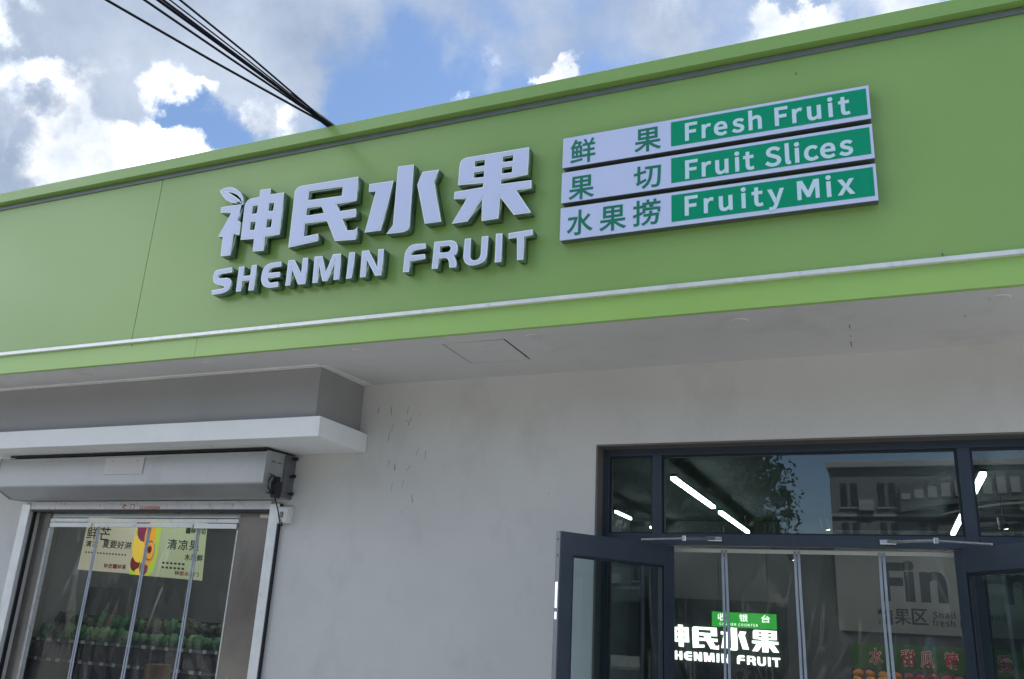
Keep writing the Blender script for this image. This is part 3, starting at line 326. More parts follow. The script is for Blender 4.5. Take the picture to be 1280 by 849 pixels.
LETTERS = json.loads('''[["shen",[[-4409,4535,-4376,4548,-4332,4551,-4291,4543,-4245,4520,-4206,4489,-4179,4452,-4167,4417,-4167,4398,-4166,4381,-4172,4304,-4191,4259,-4158,4241,-4151,4137,-4204,4152,-4204,3984,-4294,3986,-4304,4143,-4350,4147,-4259,4332,-4364,4343,-4367,4392,-4172,4387,-4185,4401,-4234,4403,-4280,4415,-4329,4442,-4372,4484,-4398,4515],[-4328,4509,-4282,4497,-4237,4474,-4200,4441,-4178,4410,-4185,4404,-4211,4432,-4249,4461,-4289,4486],[-4146,4357,-4143,4387,-4127,4411,-4098,4422,-4023,4423,-4023,4480,-3927,4476,-3927,4428,-3802,4425,-3789,4092,-3914,4091,-3909,3983,-4007,3988,-4012,4090,-4133,4094],[-4066,4356,-4022,4355,-4024,4292,-4066,4290],[-3921,4357,-3877,4354,-3879,4291,-3919,4291],[-4064,4227,-4020,4225,-4021,4161,-4061,4161],[-3918,4227,-3875,4226,-3876,4162,-3917,4161]]],["min",[[-3709,4402,-3707,4422,-3697,4437,-3680,4449,-3656,4454,-3180,4448,-3174,4261,-3333,4259,-3302,4202,-3169,4202,-3165,4139,-3269,4140,-3223,4047,-3173,4042,-3153,4048,-3140,4062,-3142,3967,-3310,3977,-3400,4143,-3579,4146,-3575,4048,-3456,4055,-3454,3998,-3697,3978],[-3581,4397,-3301,4390,-3301,4320,-3581,4328],[-3580,4265,-3460,4263,-3433,4207,-3579,4209]]],["shui",[[-3085,4374,-2892,4370,-2952,4009,-3079,4009,-3027,4310,-3082,4312],[-2870,4472,-2746,4467,-2736,4007,-2742,3990,-2754,3979,-2775,3973,-2814,3973,-2907,3977,-2864,4036],[-2676,4399,-2548,4394,-2582,4315,-2502,4010,-2623,4010,-2707,4307]]],["guo",[[-2402,4253,-2401,4394,-2398,4418,-2388,4435,-2372,4445,-2349,4449,-1912,4445,-1914,4250,-2094,4244,-2094,4214,-1886,4208,-1885,4151,-1984,4151,-1877,3983,-1994,3983,-2093,4118,-2097,3973,-2215,3972,-2220,4125,-2312,3984,-2425,3982,-2329,4150,-2423,4156,-2423,4210,-2220,4213,-2218,4243],[-2288,4410,-2218,4407,-2219,4367,-2289,4369],[-2290,4328,-2219,4328,-2219,4285,-2290,4289],[-2092,4408,-2020,4407,-2021,4366,-2092,4369],[-2093,4329,-2022,4326,-2024,4285,-2093,4287]]],["S",[[-4168,3888,-4163,3847,-4251,3846,-4272,3843,-4282,3832,-4277,3820,-4263,3813,-4204,3811,-4176,3803,-4160,3787,-4156,3766,-4157,3743,-4163,3724,-4177,3707,-4202,3697,-4238,3692,-4315,3692,-4324,3727,-4228,3731,-4214,3735,-4214,3743,-4227,3750,-4272,3763,-4298,3774,-4319,3792,-4329,3823,-4331,3846,-4326,3866,-4315,3878,-4296,3884]]],["H",[[-4107,3884,-4057,3882,-4057,3806,-3995,3807,-3994,3881,-3948,3882,-3943,3688,-3991,3689,-3993,3768,-4057,3768,-4055,3692,-4101,3692]]],["E",[[-3738,3880,-3735,3843,-3802,3841,-3823,3835,-3834,3824,-3836,3806,-3737,3803,-3735,3765,-3835,3766,-3829,3747,-3819,3735,-3802,3730,-3739,3730,-3737,3691,-3808,3691,-3835,3697,-3860,3710,-3879,3729,-3892,3757,-3895,3785,-3893,3819,-3885,3846,-3870,3865,-3849,3876,-3824,3881]]],["N",[[-3680,3883,-3625,3879,-3556,3769,-3559,3885,-3514,3882,-3509,3688,-3570,3690,-3636,3806,-3635,3692,-3676,3692]]],["M",[[-3462,3883,-3396,3880,-3354,3758,-3313,3882,-3247,3880,-3238,3691,-3284,3692,-3290,3808,-3329,3691,-3373,3692,-3413,3809,-3409,3687,-3453,3688]]],["I",[[-3183,3879,-3135,3876,-3140,3689,-3185,3689]]],["N",[[-3083,3878,-3029,3876,-2950,3746,-2957,3875,-2912,3871,-2912,3684,-2959,3684,-3035,3804,-3032,3686,-3076,3686]]],["F",[[-2601,3870,-2599,3834,-2668,3831,-2688,3827,-2700,3817,-2704,3799,-2600,3796,-2595,3761,-2707,3759,-2706,3683,-2752,3686,-2752,3797,-2749,3821,-2741,3842,-2724,3862,-2702,3873,-2673,3876]]],["R",[[-2540,3873,-2423,3869,-2398,3861,-2379,3846,-2369,3823,-2368,3793,-2373,3770,-2393,3758,-2382,3743,-2373,3725,-2368,3703,-2370,3676,-2417,3679,-2424,3719,-2430,3736,-2441,3746,-2458,3751,-2496,3751,-2499,3683,-2543,3685],[-2494,3835,-2436,3834,-2423,3826,-2418,3814,-2420,3801,-2430,3791,-2443,3788,-2495,3792]]],["U",[[-2322,3865,-2277,3864,-2277,3746,-2273,3727,-2261,3714,-2241,3708,-2222,3712,-2210,3726,-2204,3746,-2205,3865,-2157,3863,-2160,3745,-2163,3720,-2172,3700,-2190,3685,-2215,3677,-2254,3674,-2280,3679,-2300,3691,-2315,3709,-2323,3733,-2325,3752]]],["I",[[-2108,3871,-2062,3868,-2061,3676,-2105,3677]]],["T",[[-2024,3863,-1861,3868,-1861,3830,-1916,3828,-1914,3673,-1956,3674,-1965,3828,-2019,3823]]]]''')

def tubes(name, segs, r_, seg, m, parent):
    for pts in segs:
        b = NB(); tube(b, pts, r_, seg); obj(name, b, m, parent)
def boxes(name, items, m, parent, bev=0.0):
    for q in items:
        b = NB(); box(b, *q, bev); obj(name, b, m, parent)

def glyph_polys(ch):
    if ch == 'M':                                # heavy capital with clean inner corners
        H = max(v for c in GLYPHS['F'][1] for v in c[1::2]) / 1000; W = H * 1.0
        return [[(0, 0), (0, H), (.245 * W, H), (.5 * W, .42 * H), (.755 * W, H), (W, H), (W, 0), (.815 * W, 0), (.815 * W, .63 * H), (.575 * W, .10 * H), (.425 * W, .10 * H), (.185 * W, .63 * H), (.185 * W, 0)]]
    return [[(c[i] / 1000, c[i + 1] / 1000) for i in range(0, len(c), 2)] for c in GLYPHS[ch][1]]
def glyph_box(polys):
    xs = [p[0] for q in polys for p in q]; zs = [p[1] for q in polys for p in q]
    return min(xs), max(xs), min(zs), max(zs)
FH = glyph_box(glyph_polys('F'))[3] - glyph_box(glyph_polys('F'))[2]      # cap height of the outlines
def glyph(ch, x, z, scale, Y, m, parent, depth=.002, bold=0.0, left=True, name='letter', fit=None, slant=0.0, mirror=False):
    """one character as a mesh of its own: left edge (or pen) at x, baseline z, facing -Y at depth Y"""
    P = glyph_polys(ch); a0, a1, b0, b1 = glyph_box(P)
    if fit:                                      # (x0, x1, z0, z1)
        sx = (fit[1] - fit[0]) / (a1 - a0); sz = (fit[3] - fit[2]) / (b1 - b0)
        P = [[(fit[0] + (u - a0) * sx, fit[2] + (v - b0) * sz) for u, v in q] for q in P]
    else:
        off = a0 if left else 0
        P = [[(x + (u - off) * scale, z + v * scale) for u, v in q] for q in P]
    cx = sum(p[0] for p in P[0]) / len(P[0]); cz = sum(p[1] for p in P[0]) / len(P[0])
    bm = outline_mesh([[(u - cx, v - cz) for u, v in q] for q in P], depth, bold)
    bmesh.ops.translate(bm, vec=Vector((cx, Y, cz)), verts=bm.verts)
    return obj(name, bm, m, parent)
def text(s, x, z, h, Y, m, parent, track=1.0, bold=0.0, depth=.002):
    sc = h / FH; pen = x
    for ch in s:
        if ch == ' ': pen += .11 * sc * track; continue
        glyph(ch, pen, z, sc, Y, m, parent, depth, bold, left=False)
        pen += GLYPHS[ch][0] / 1000 * sc * track
    return pen

# ------------------------------------------------------------------ ground and street (behind the camera)
bm = NB(); box(bm, -400, 400, -600, 400, -.30, -.15); structure('ground', bm, 'concrete')
bm = NB(); box(bm, -120, 120, -26, -4, -.15, -.115); structure('road', bm, 'asphalt')
bm = NB(); box(bm, -60, 60, -3.85, 5.5, -.15, 0); structure('pavement', bm, 'concrete')
bm = NB()
box(bm, -60, 60, -4.0, -3.855, -.15, .01, .01)
structure('kerb', bm, 'kerb')
bm = NB(); box(bm, -60, 60, -45, -26.2, -.15, 0); structure('pavement', bm, 'concrete')
for i in range(12):
    bm = NB(); box(bm, -36 + i * 6, -33 + i * 6, -15.08, -14.92, -.1149, -.111); structure('road_marking', bm, 'road_paint')

# ------------------------------------------------------------------ the shop building
WY = 5.5                                        # face of the front wall
SZ = 3.275                                      # soffit
XL, XR = -9.6, 3.4
shop = thing('shop_building', 'single storey grey fruit shop with a long green fascia and white trim', 'building', (-3, 5.5, 0))
def grid_wall(xs, zs, holes, y0, y1):
    bm = NB(); V = {}
    def v(x, y, z):
        k = (round(x, 4), round(y, 4), round(z, 4))
        if k not in V: V[k] = bm.verts.new((x, y, z))
        return V[k]
    def solid(i, j):
        if i < 0 or j < 0 or i >= len(xs) - 1 or j >= len(zs) - 1: return False
        cx, cz = (xs[i] + xs[i + 1]) / 2, (zs[j] + zs[j + 1]) / 2
        return not any(a < cx < b and c < cz < d for a, b, c, d in holes)
    for i in range(len(xs) - 1):
        for j in range(len(zs) - 1):
            if not solid(i, j): continue
            a, b, c, d = xs[i], xs[i + 1], zs[j], zs[j + 1]
            bm.faces.new((v(a, y0, c), v(b, y0, c), v(b, y0, d), v(a, y0, d)))
            bm.faces.new((v(a, y1, c), v(a, y1, d), v(b, y1, d), v(b, y1, c)))
            for (ii, jj, q) in ((i - 1, j, ((a, c), (a, d))), (i + 1, j, ((b, c), (b, d))), (i, j - 1, ((a, c), (b, c))), (i, j + 1, ((a, d), (b, d)))):
                if not solid(ii, jj):
                    (p, r), (s, t) = q
                    bm.faces.new((v(p, y0, r), v(s, y0, t), v(s, y1, t), v(p, y1, r)))
    return bm
DX0, DX1, DZ = -1.777, .875, 2.752              # glazed entrance opening
LX0, LX1, LZ = -7.01, -4.385, 2.318             # left door opening
wallb = grid_wall([XL, LX0, LX1, DX0, DX1, XR], [0, LZ, DZ, 4.6], [(LX0, LX1, 0, LZ), (DX0, DX1, 0, DZ)], WY, WY + .25)
wall = obj('front_wall', wallb, 'wall', shop)
bm = NB()                                       # plaster cracks and scuffs beside the canopy
rnd = random.Random(3)
for k in range(28):
    if k < 18: p = at(rnd.uniform(472, 532), rnd.uniform(505, 640), WY)
    else: p = at(rnd.uniform(375, 1010), rnd.choice([rnd.uniform(500, 540), rnd.uniform(600, 840)]) , WY)
    if p.x > DX0 - .05 and p.z < DZ: continue
    l = rnd.uniform(.015, .075) if k < 18 else rnd.uniform(.004, .012); w = rnd.uniform(.0007, .0024); a = rnd.gauss(.1, .25)
    px = [(p.x + math.sin(a) * l * t + rnd.uniform(-w, w), p.z + math.cos(a) * l * t) for t in (-.5, -.1, .2, .5)]
    for q in range(3):
        (x0, z0), (x1, z1) = px[q], px[q + 1]
        hexa(bm, [(x0 - w, WY - .0012, z0), (x0 + w, WY - .0012, z0), (x0 + w, WY - .0002, z0), (x0 - w, WY - .0002, z0),
                  (x1 - w * .7, WY - .0012, z1), (x1 + w * .7, WY - .0012, z1), (x1 + w * .7, WY - .0002, z1), (x1 - w * .7, WY - .0002, z1)])
for px_, py_, l in ((1062, 408, .03), (1063, 420, .012), (1064, 430, .05), (888, 508, .01), (1202, 508, .008), (1206, 395, .01)):
    p = EYE + ray(px_, py_) * ((3.275 - 1.6) / ray(px_, py_).z) if py_ < 450 else at(px_, py_, WY)
    if py_ < 450: box(bm, p.x - .003, p.x + .003, p.y - l, p.y + l, 3.2737, 3.2748)
obj('plaster_cracks', bm, 'scratch', shop, kind='stuff')
for q in ((DX0 + .001, DX0 + .012, WY + .002, WY + .14, .02, DZ - .001), (DX0 + .0125, DX1, WY + .002, WY + .14, DZ - .012, DZ - .001)):
    bm = NB(); box(bm, *q); obj('opening_reveal', bm, 'reveal', shop)
# soffit: one slab with a hatch let into it
HX0, HX1, HY0, HY1 = -2.582, -2.134, 4.700, 5.152
bm = NB()
box(bm, XL, HX0, 4.53, WY, SZ, SZ + .02); box(bm, HX1, XR, 4.53, WY, SZ, SZ + .02)
box(bm, HX0, HX1, 4.53, HY0, SZ, SZ + .02); box(bm, HX0, HX1, HY1, WY, SZ, SZ + .02)
bmesh.ops.remove_doubles(bm, verts=bm.verts, dist=1e-4)
obj('soffit', bm, 'soffit', shop)
bm = NB(); hexa(bm, [(HX0 + .008, HY0 + .018, SZ + .004), (HX1 - .016, HY0 + .020, SZ + .002), (HX1 - .016, HY1 - .010, SZ - .001), (HX0 + .008, HY1 - .009, SZ + .001),
                     (HX0 + .008, HY0 + .018, SZ + .007), (HX1 - .016, HY0 + .020, SZ + .005), (HX1 - .016, HY1 - .010, SZ + .003), (HX0 + .008, HY1 - .009, SZ + .004)])
obj('access_hatch', bm, 'soffit', shop)
bm = NB(); box(bm, HX0 - .02, HX1 + .02, HY0 - .02, HY1 + .02, SZ + .022, SZ + .05); obj('hatch_void', bm, 'black', shop)  # black slab put in for the shade of the hollow above
first = None
for x in (-5.75, -4.48, -3.21, -1.94, -.69, .60, 1.87):
    if first is None:
        bm = NB(); bmesh.ops.create_cone(bm, cap_ends=True, segments=32, radius1=.052, radius2=.046, depth=.006)
        bmesh.ops.rotate(bm, matrix=Matrix.Rotation(math.pi, 3, 'X'), verts=bm.verts)
        bmesh.ops.translate(bm, vec=(x, 4.70, SZ - .0025), verts=bm.verts); first = obj('round_cover', bm, 'soffit', shop, loc=(x, 4.70, SZ))
    else:
        c = first.copy(); COL.objects.link(c); c.location = Vector((x, 4.70 + (.03 if x == -.69 else 0), SZ)) - shop.location
# fascia
SEAM = -5.093
def panel(x0, x1, z0, z1, name='fascia_panel', m='fascia', y=4.5, t=.03):
    bm = NB(); box(bm, x0, x1, y, y + t, z0, z1, .0022); return obj(name, bm, m, shop)
panel(XL, SEAM - .0022, 3.418, 4.825); panel(SEAM + .0022, XR, 3.418, 4.825)
for a, b in ((XL, -6.9005), (-6.899, -4.4545), (-4.453, XR)):
    panel(a, b, 3.262, 3.426 - .008, 'fascia_band', 'fascia_low', 4.497, .033)
bm = NB(); prism_x(bm, [(4.470, 3.4115), (4.470, 3.434), (4.476, 3.438), (4.4995, 3.438), (4.4995, 3.4095), (4.473, 3.4095)], XL, XR); obj('white_trim_strip', bm, 'alu', shop)
bm = NB(); box(bm, XL, XR, 4.488, 4.4985, 4.779, 4.812, .002); obj('grey_trim_strip', bm, 'grey_trim', shop)
bm = NB(); prism_x(bm, [(4.438, 4.822), (4.438, 4.911), (4.442, 4.915), (4.72, 4.925), (4.72, 4.822)], XL - .05, XR + .05); obj('fascia_cap', bm, 'fascia', shop)
bm = NB(); box(bm, XL, XR, 4.53, 4.7, SZ + .06, 4.82); obj('parapet', bm, 'wall', shop)
boxes('roof_slab', [(XL, XR, 4.7, 13.25, 3.42, 3.60)], 'roof', shop)
boxes('rear_wall', [(XL, XR, 13.0, 13.25, 0, 3.419)], 'wall', shop)
boxes('side_wall', [(XL - .2, XL, WY, 13.25, 0, 3.6), (XR, XR + .2, WY, 13.25, 0, 3.6)], 'wall', shop)
boxes('fascia_end', [(XL - .06, XL, 4.5, WY, SZ, 4.82), (XR, XR + .06, 4.5, WY, SZ, 4.82)], 'fascia', shop)
bm = NB(); rs = random.Random(21)                # specks of dirt on the fascia
for px_, py_ in ((995, 92), (1178, 318), (165, 432), (248, 416)):
    p = at(px_, py_, 4.4985); w = rs.uniform(.002, .004); h = rs.uniform(.003, .012)
    box(bm, p.x - w, p.x + w, 4.4955, 4.499, p.z - h, p.z + h)
obj('dirt_specks', bm, 'scratch', shop, kind='stuff')
# beam box and canopy over the left door
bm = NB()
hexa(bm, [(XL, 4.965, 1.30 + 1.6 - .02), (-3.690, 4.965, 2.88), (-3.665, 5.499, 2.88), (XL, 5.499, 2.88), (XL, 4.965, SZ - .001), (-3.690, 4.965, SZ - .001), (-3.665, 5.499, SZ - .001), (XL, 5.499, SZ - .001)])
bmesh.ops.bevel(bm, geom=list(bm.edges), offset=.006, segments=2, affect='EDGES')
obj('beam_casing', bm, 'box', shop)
bm = NB(); box(bm, XL, -3.592, 4.880, 5.499, 2.742, 2.886, .007)
bmesh.ops.subdivide_edges(bm, edges=[e for e in bm.edges if abs(e.verts[0].co.x - e.verts[1].co.x) > 2], cuts=60)
for v in bm.verts: v.co.z += .0028 * noise.noise(v.co * 1.7); v.co.y += .002 * noise.noise(v.co * 2.3 + Vector((5, 0, 0)))
obj('canopy_slab', bm, 'white_paint', shop)
bm = NB(); hexa(bm, [(-3.688, 4.945, SZ - .007), (-3.640, 4.95, SZ - .004), (-3.595, 5.49, SZ - .004), (-3.665, 5.49, SZ - .012), (-3.688, 4.945, SZ + .001), (-3.640, 4.95, SZ + .001), (-3.595, 5.49, SZ + .001), (-3.665, 5.49, SZ + .001)])
obj('caulk_line', bm, 'caulk', shop)
bm = NB(); box(bm, XL, -3.6885, 4.905, 4.963, SZ - .006, SZ + .001, .002); obj('caulk_line', bm, 'caulk', shop)
# rooms
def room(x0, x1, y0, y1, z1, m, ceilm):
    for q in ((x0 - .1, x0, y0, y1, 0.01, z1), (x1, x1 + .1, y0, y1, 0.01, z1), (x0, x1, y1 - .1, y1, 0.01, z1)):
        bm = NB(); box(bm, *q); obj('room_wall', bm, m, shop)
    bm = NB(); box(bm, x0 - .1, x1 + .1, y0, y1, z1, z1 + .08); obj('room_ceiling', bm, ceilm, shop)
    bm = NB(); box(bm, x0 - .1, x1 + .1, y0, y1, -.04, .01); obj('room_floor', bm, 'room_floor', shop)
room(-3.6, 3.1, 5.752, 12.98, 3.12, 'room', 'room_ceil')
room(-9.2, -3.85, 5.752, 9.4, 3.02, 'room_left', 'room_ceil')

# ------------------------------------------------------------------ raised letters
FY = 4.42
def channel_letter(i, name, polys, label, grp):
    P = [[(q[k] / 1000, q[k + 1] / 1000) for k in range(0, len(q), 2)] for q in polys]
    xs = [p[0] for q in P for p in q]; zs = [p[1] for q in P for p in q]
    cx, z0 = (min(xs) + max(xs)) / 2, min(zs)
    t = thing('channel_letter', label, 'sign letter', (cx, 4.5, z0), grp)
    Q = [[(x - cx, z - z0) for x, z in q] for q in P]
    bm = outline_mesh(Q, .071, -.0005)
    bmesh.ops.translate(bm, vec=(cx, FY + .071 + .002, z0), verts=bm.verts)
    bm.normal_update()
    for f in bm.faces:
        if abs(f.normal.y) > .9 and f.calc_center_median().y < FY + .02: f.material_index = 1
    s = obj('letter_return', bm, ['side', 'face_edge'], t)
    bm = outline_mesh(Q, .0025, -.0075); bmesh.ops.translate(bm, vec=(cx, FY + .002, z0), verts=bm.verts)
    obj('letter_face', bm, 'face', t)
    rr = random.Random(i)                        # stand-off pins to the panel
    outer = Q[0]
    c0 = (sum(p[0] for p in outer) / len(outer), sum(p[1] for p in outer) / len(outer))
    for k in range(3):
        a = outer[rr.randrange(len(outer))]
        px, pz = cx + a[0] * .8 + c0[0] * .2, z0 + a[1] * .8 + c0[1] * .2
        b = NB(); tube(b, [(px, 4.492, pz), (px, 4.5, pz)], .004, 6); obj('standoff_pin', b, 'screw', t)
    return t
LAB = ['large white raised character 神 with a small leaf, first of the four big characters', 'large white raised character 民 between 神 and 水',
       'large white raised character 水 made of three separate strokes', 'large white raised character 果, last of the four big characters',
       'small white raised letter S, first of SHENMIN, under the character 神', 'small white raised letter H, second of SHENMIN', 'small white raised rounded letter E of SHENMIN',
       'small white raised letter N between the E and the M of SHENMIN', 'small white raised letter M in the middle of SHENMIN', 'small white raised letter I before the last N of SHENMIN',
       'small white raised letter N that ends the word SHENMIN', 'small white raised letter F that starts the word FRUIT', 'small white raised letter R, second of FRUIT',
       'small white raised letter U in the middle of FRUIT', 'small white raised letter I between the U and the T of FRUIT', 'small white raised letter T that ends the word FRUIT']
for i, (n, p) in enumerate(LETTERS):
    channel_letter(i, n, p, LAB[i], 'big raised characters on the green fascia' if i < 4 else 'small raised letters on the green fascia')

# ------------------------------------------------------------------ three menu sign boxes
BY = 4.440
def sign_box(z0, z1, label, cn, en):
    x0, x1 = -1.690, .074
    t = thing('sign_box', label, 'sign', ((x0 + x1) / 2, 4.5, z0), 'menu sign boxes stacked on the green fascia')
    bm = NB(); box(bm, x0, x1, BY + .003, 4.499, z0, z1, .002); obj('casing', bm, 'sign_side', t)
    bm = NB(); box(bm, x0 - .0015, x1 + .0015, BY, BY + .006, z0 - .0015, z1 + .0015, .0012); obj('white_panel', bm, 'panel_white', t)
    bm = NB(); box(bm, -1.013, .061, BY - .0015, BY + .001, z0 + .025, z1 - .017); obj('green_panel', bm, 'panel_green', t)
    for ch, fit in cn: glyph(ch, 0, 0, 1, BY + .0015, 'ink_green', t, .003, .0026, fit=fit, name='character')
    for ch, x, base, h in en: glyph(ch, x, base, h / FH * .975, BY - .0005, 'letter_white', t, .004, .0 if ch == 'M' else .0042)
    return t
sign_box(4.268, 4.472, 'top menu sign reading 鲜果 and Fresh Fruit in white on green', [('鲜', (-1.638, -1.482, 4.283, 4.446)), ('果', (-1.231, -1.076, 4.289, 4.442))],
         [(c, x, 4.316, .113) for c, x in zip('FreshFruit', (-.925, -.828, -.758, -.654, -.562, -.418, -.324, -.244, -.135, -.081))])
sign_box(4.027, 4.231, 'middle menu sign reading 果切 and Fruit Slices in white on green', [('果', (-1.640, -1.486, 4.036, 4.190)), ('切', (-1.235, -1.076, 4.044, 4.190))],
         [(c, x, 4.067, .115) for c, x in zip('FruitSlices', (-.927, -.832, -.755, -.646, -.599, -.479, -.373, -.323, -.274, -.190, -.092))])
sign_box(3.779, 3.990, 'bottom menu sign reading 水果捞 and Fruity Mix in white on green', [('水', (-1.644, -1.489, 3.801, 3.962)), ('果', (-1.440, -1.285, 3.800, 3.958)), ('捞', (-1.238, -1.079, 3.806, 3.965))],
         [(c, x, 3.834, .117) for c, x in zip('FruityMix', (-.932, -.824, -.740, -.618, -.560, -.474, -.324, -.172, -.113))])

# ------------------------------------------------------------------ roller shutter over the left door
sh = thing('roller_shutter', 'grey steel roller shutter box mounted under the white canopy, above the left door', 'shutter', (-5.7, 5.5, 2.38))
bm = NB(); prism_x(bm, [(5.497, 2.722), (5.170, 2.712), (5.160, 2.706), (5.158, 2.478), (5.166, 2.466), (5.32, 2.392), (5.34, 2.388), (5.497, 2.392)], -7.11, -4.238); obj('shutter_housing', bm, 'shutter', sh)
for xa, xb in ((-4.2375, -4.2335), (-7.1145, -7.1105)):
    bm = NB(); prism_x(bm, [(5.498, 2.728), (5.166, 2.716), (5.153, 2.706), (5.151, 2.475), (5.160, 2.462), (5.318, 2.384), (5.498, 2.386)], xa, xb); obj('end_plate', bm, 'shutter', sh)
bm = NB(); box(bm, -4.2325, -4.2205, 5.37, 5.498, 2.395, 2.722, .002); obj('mounting_plate', bm, 'shutter_dark', sh)
bm = NB(); prism_x(bm, [(5.158, 2.716), (5.162, 2.735), (5.499, 2.738), (5.499, 2.730), (5.166, 2.722)], -7.0, -4.24); obj('gap_shade', bm, 'black', sh)  # black strip put in for the shade in the gap under the canopy
p0, p1 = at(133, 574, 5.157), at(178, 591, 5.157)
bm = NB(); box(bm, p0.x, p1.x, 5.1535, 5.1575, p1.z - .01, p0.z + .008, .001); obj('label_plate', bm, 'sticker', sh)
for q in ((140, 577), (171, 576)):
    p = at(*q, 5.15); tubes('rivet', [[(p.x, 5.150, p.z), (p.x, 5.1535, p.z)]], .004, 8, 'shutter_dark', sh)
bolt0 = None
for z in (2.70, 2.565, 2.43):
    if bolt0 is None:
        bm = NB(); tube(bm, [(-4.221, 5.45, z), (-4.194, 5.45, z), (-4.1935, 5.45, z), (-4.178, 5.45, z)], [.009, .009, .015, .015], 8); bolt0 = obj('bolt', bm, 'black', sh, loc=(-4.22, 5.45, z))
    else:
        c = bolt0.copy(); COL.objects.link(c); c.location = Vector((-4.22, 5.45, z)) - sh.location
boxes('shutter_motor', [(-4.2325, -4.180, 5.245, 5.315, 2.375, 2.50)], 'black', sh, .012); boxes('motor_bracket', [(-4.225, -4.19, 5.26, 5.30, 2.5005, 2.535), (-4.2325, -4.20, 5.20, 5.24, 2.40, 2.415)], 'black', sh, .003)
tubes('motor_cable', [[(-4.20, 5.235, 2.535), (-4.20, 5.20, 2.53), (-4.20, 5.175, 2.49), (-4.20, 5.178, 2.44), (-4.20, 5.205, 2.415), (-4.20, 5.25, 2.42)]], .006, 8, 'black', sh)
tubes('motor_cable', [[(-4.20, 5.27, 2.38), (-4.212, 5.34, 2.30), (-4.222, 5.40, 2.20), (-4.235, 5.445, 2.19), (-4.25, 5.44, 2.24)]], .005, 8, 'black', sh)
boxes('vent_slot', [(-4.2333, -4.2322, 5.22, 5.27, 2.640, 2.646), (-4.2333, -4.2322, 5.29, 5.34, 2.640, 2.646), (-4.2333, -4.2322, 5.205, 5.25, 2.545, 2.551)], 'black', sh)

# ------------------------------------------------------------------ left door frame, cladding, curtain
fr = thing('door_frame', 'white aluminium frame round the left shop door', 'door frame', (-5.7, 5.48, 0))
bm = NB(); box(bm, -4.385, -4.300, 5.462, 5.4985, 0, 2.36, .003); post = obj('frame_post', bm, 'alu', fr)
bm = NB(); box(bm, -7.115, -7.012, 5.462, 5.497, 0, 2.36, .003); obj('frame_post', bm, 'alu', fr)
bm = NB(); box(bm, -7.011, -4.386, 5.468, 5.497, 2.318, 2.385, .002); obj('frame_header', bm, 'alu_worn', fr)
bm = NB(); box(bm, -7.0, -4.386, 5.470, 5.56, 2.300, 2.3175); obj('header_seal', bm, 'black', fr)
boxes('side_seal', [(-4.2995, -4.290, 5.470, 5.498, 0, 2.36), (-7.009, -6.995, 5.50, 5.53, 0, 2.30)], 'black', fr)
for k, ch in enumerate('收门'):
    p = at(153 + k * 10, 633.5, 5.467); glyph(ch, 0, 0, 1, 5.4678, 'ink_red', fr, .0008, .001, fit=(p.x, p.x + .045, p.z - .017, p.z + .022), name='stamped_character')
p = at(174, 635, 5.467); text('1318400064', p.x, p.z - .012, .028, 5.4678, 'ink_red', fr, 1.08, .0006, .0008)
cl = thing('door_cladding', 'brownish stainless side panels inside the left doorway', 'cladding', (-5.7, 5.56, 0))
bm = NB(); box(bm, -4.745, -4.387, 5.56, 5.585, .01, 2.299, .001); obj('side_panel', bm, 'jamb', cl)
bm = NB(); box(bm, -6.99, -6.855, 5.56, 5.585, .01, 2.299, .001); obj('side_panel', bm, 'jamb', cl)
bm = NB(); box(bm, -6.854, -4.746, 5.575, 5.59, 2.275, 2.299); obj('head_panel', bm, 'glass', cl)
boxes('edge_profile', [(-4.758, -4.747, 5.56, 5.60, .01, 2.17), (-6.84, -6.828, 5.56, 5.60, .01, 2.17), (-6.853, -6.847, 5.56, 5.60, .01, 2.17)], 'alu_worn', cl)
p = at(325, 647.5, 5.558); q_ = at(337, 643.5, 5.558); tag(obj('masking_tape', (lambda b: box(b, p.x, q_.x, 5.5575, 5.5598, p.z, q_.z, .0006))(NB()), 'paper'), 'scrap of white tape stuck near the top of the brown door panel', 'tape')

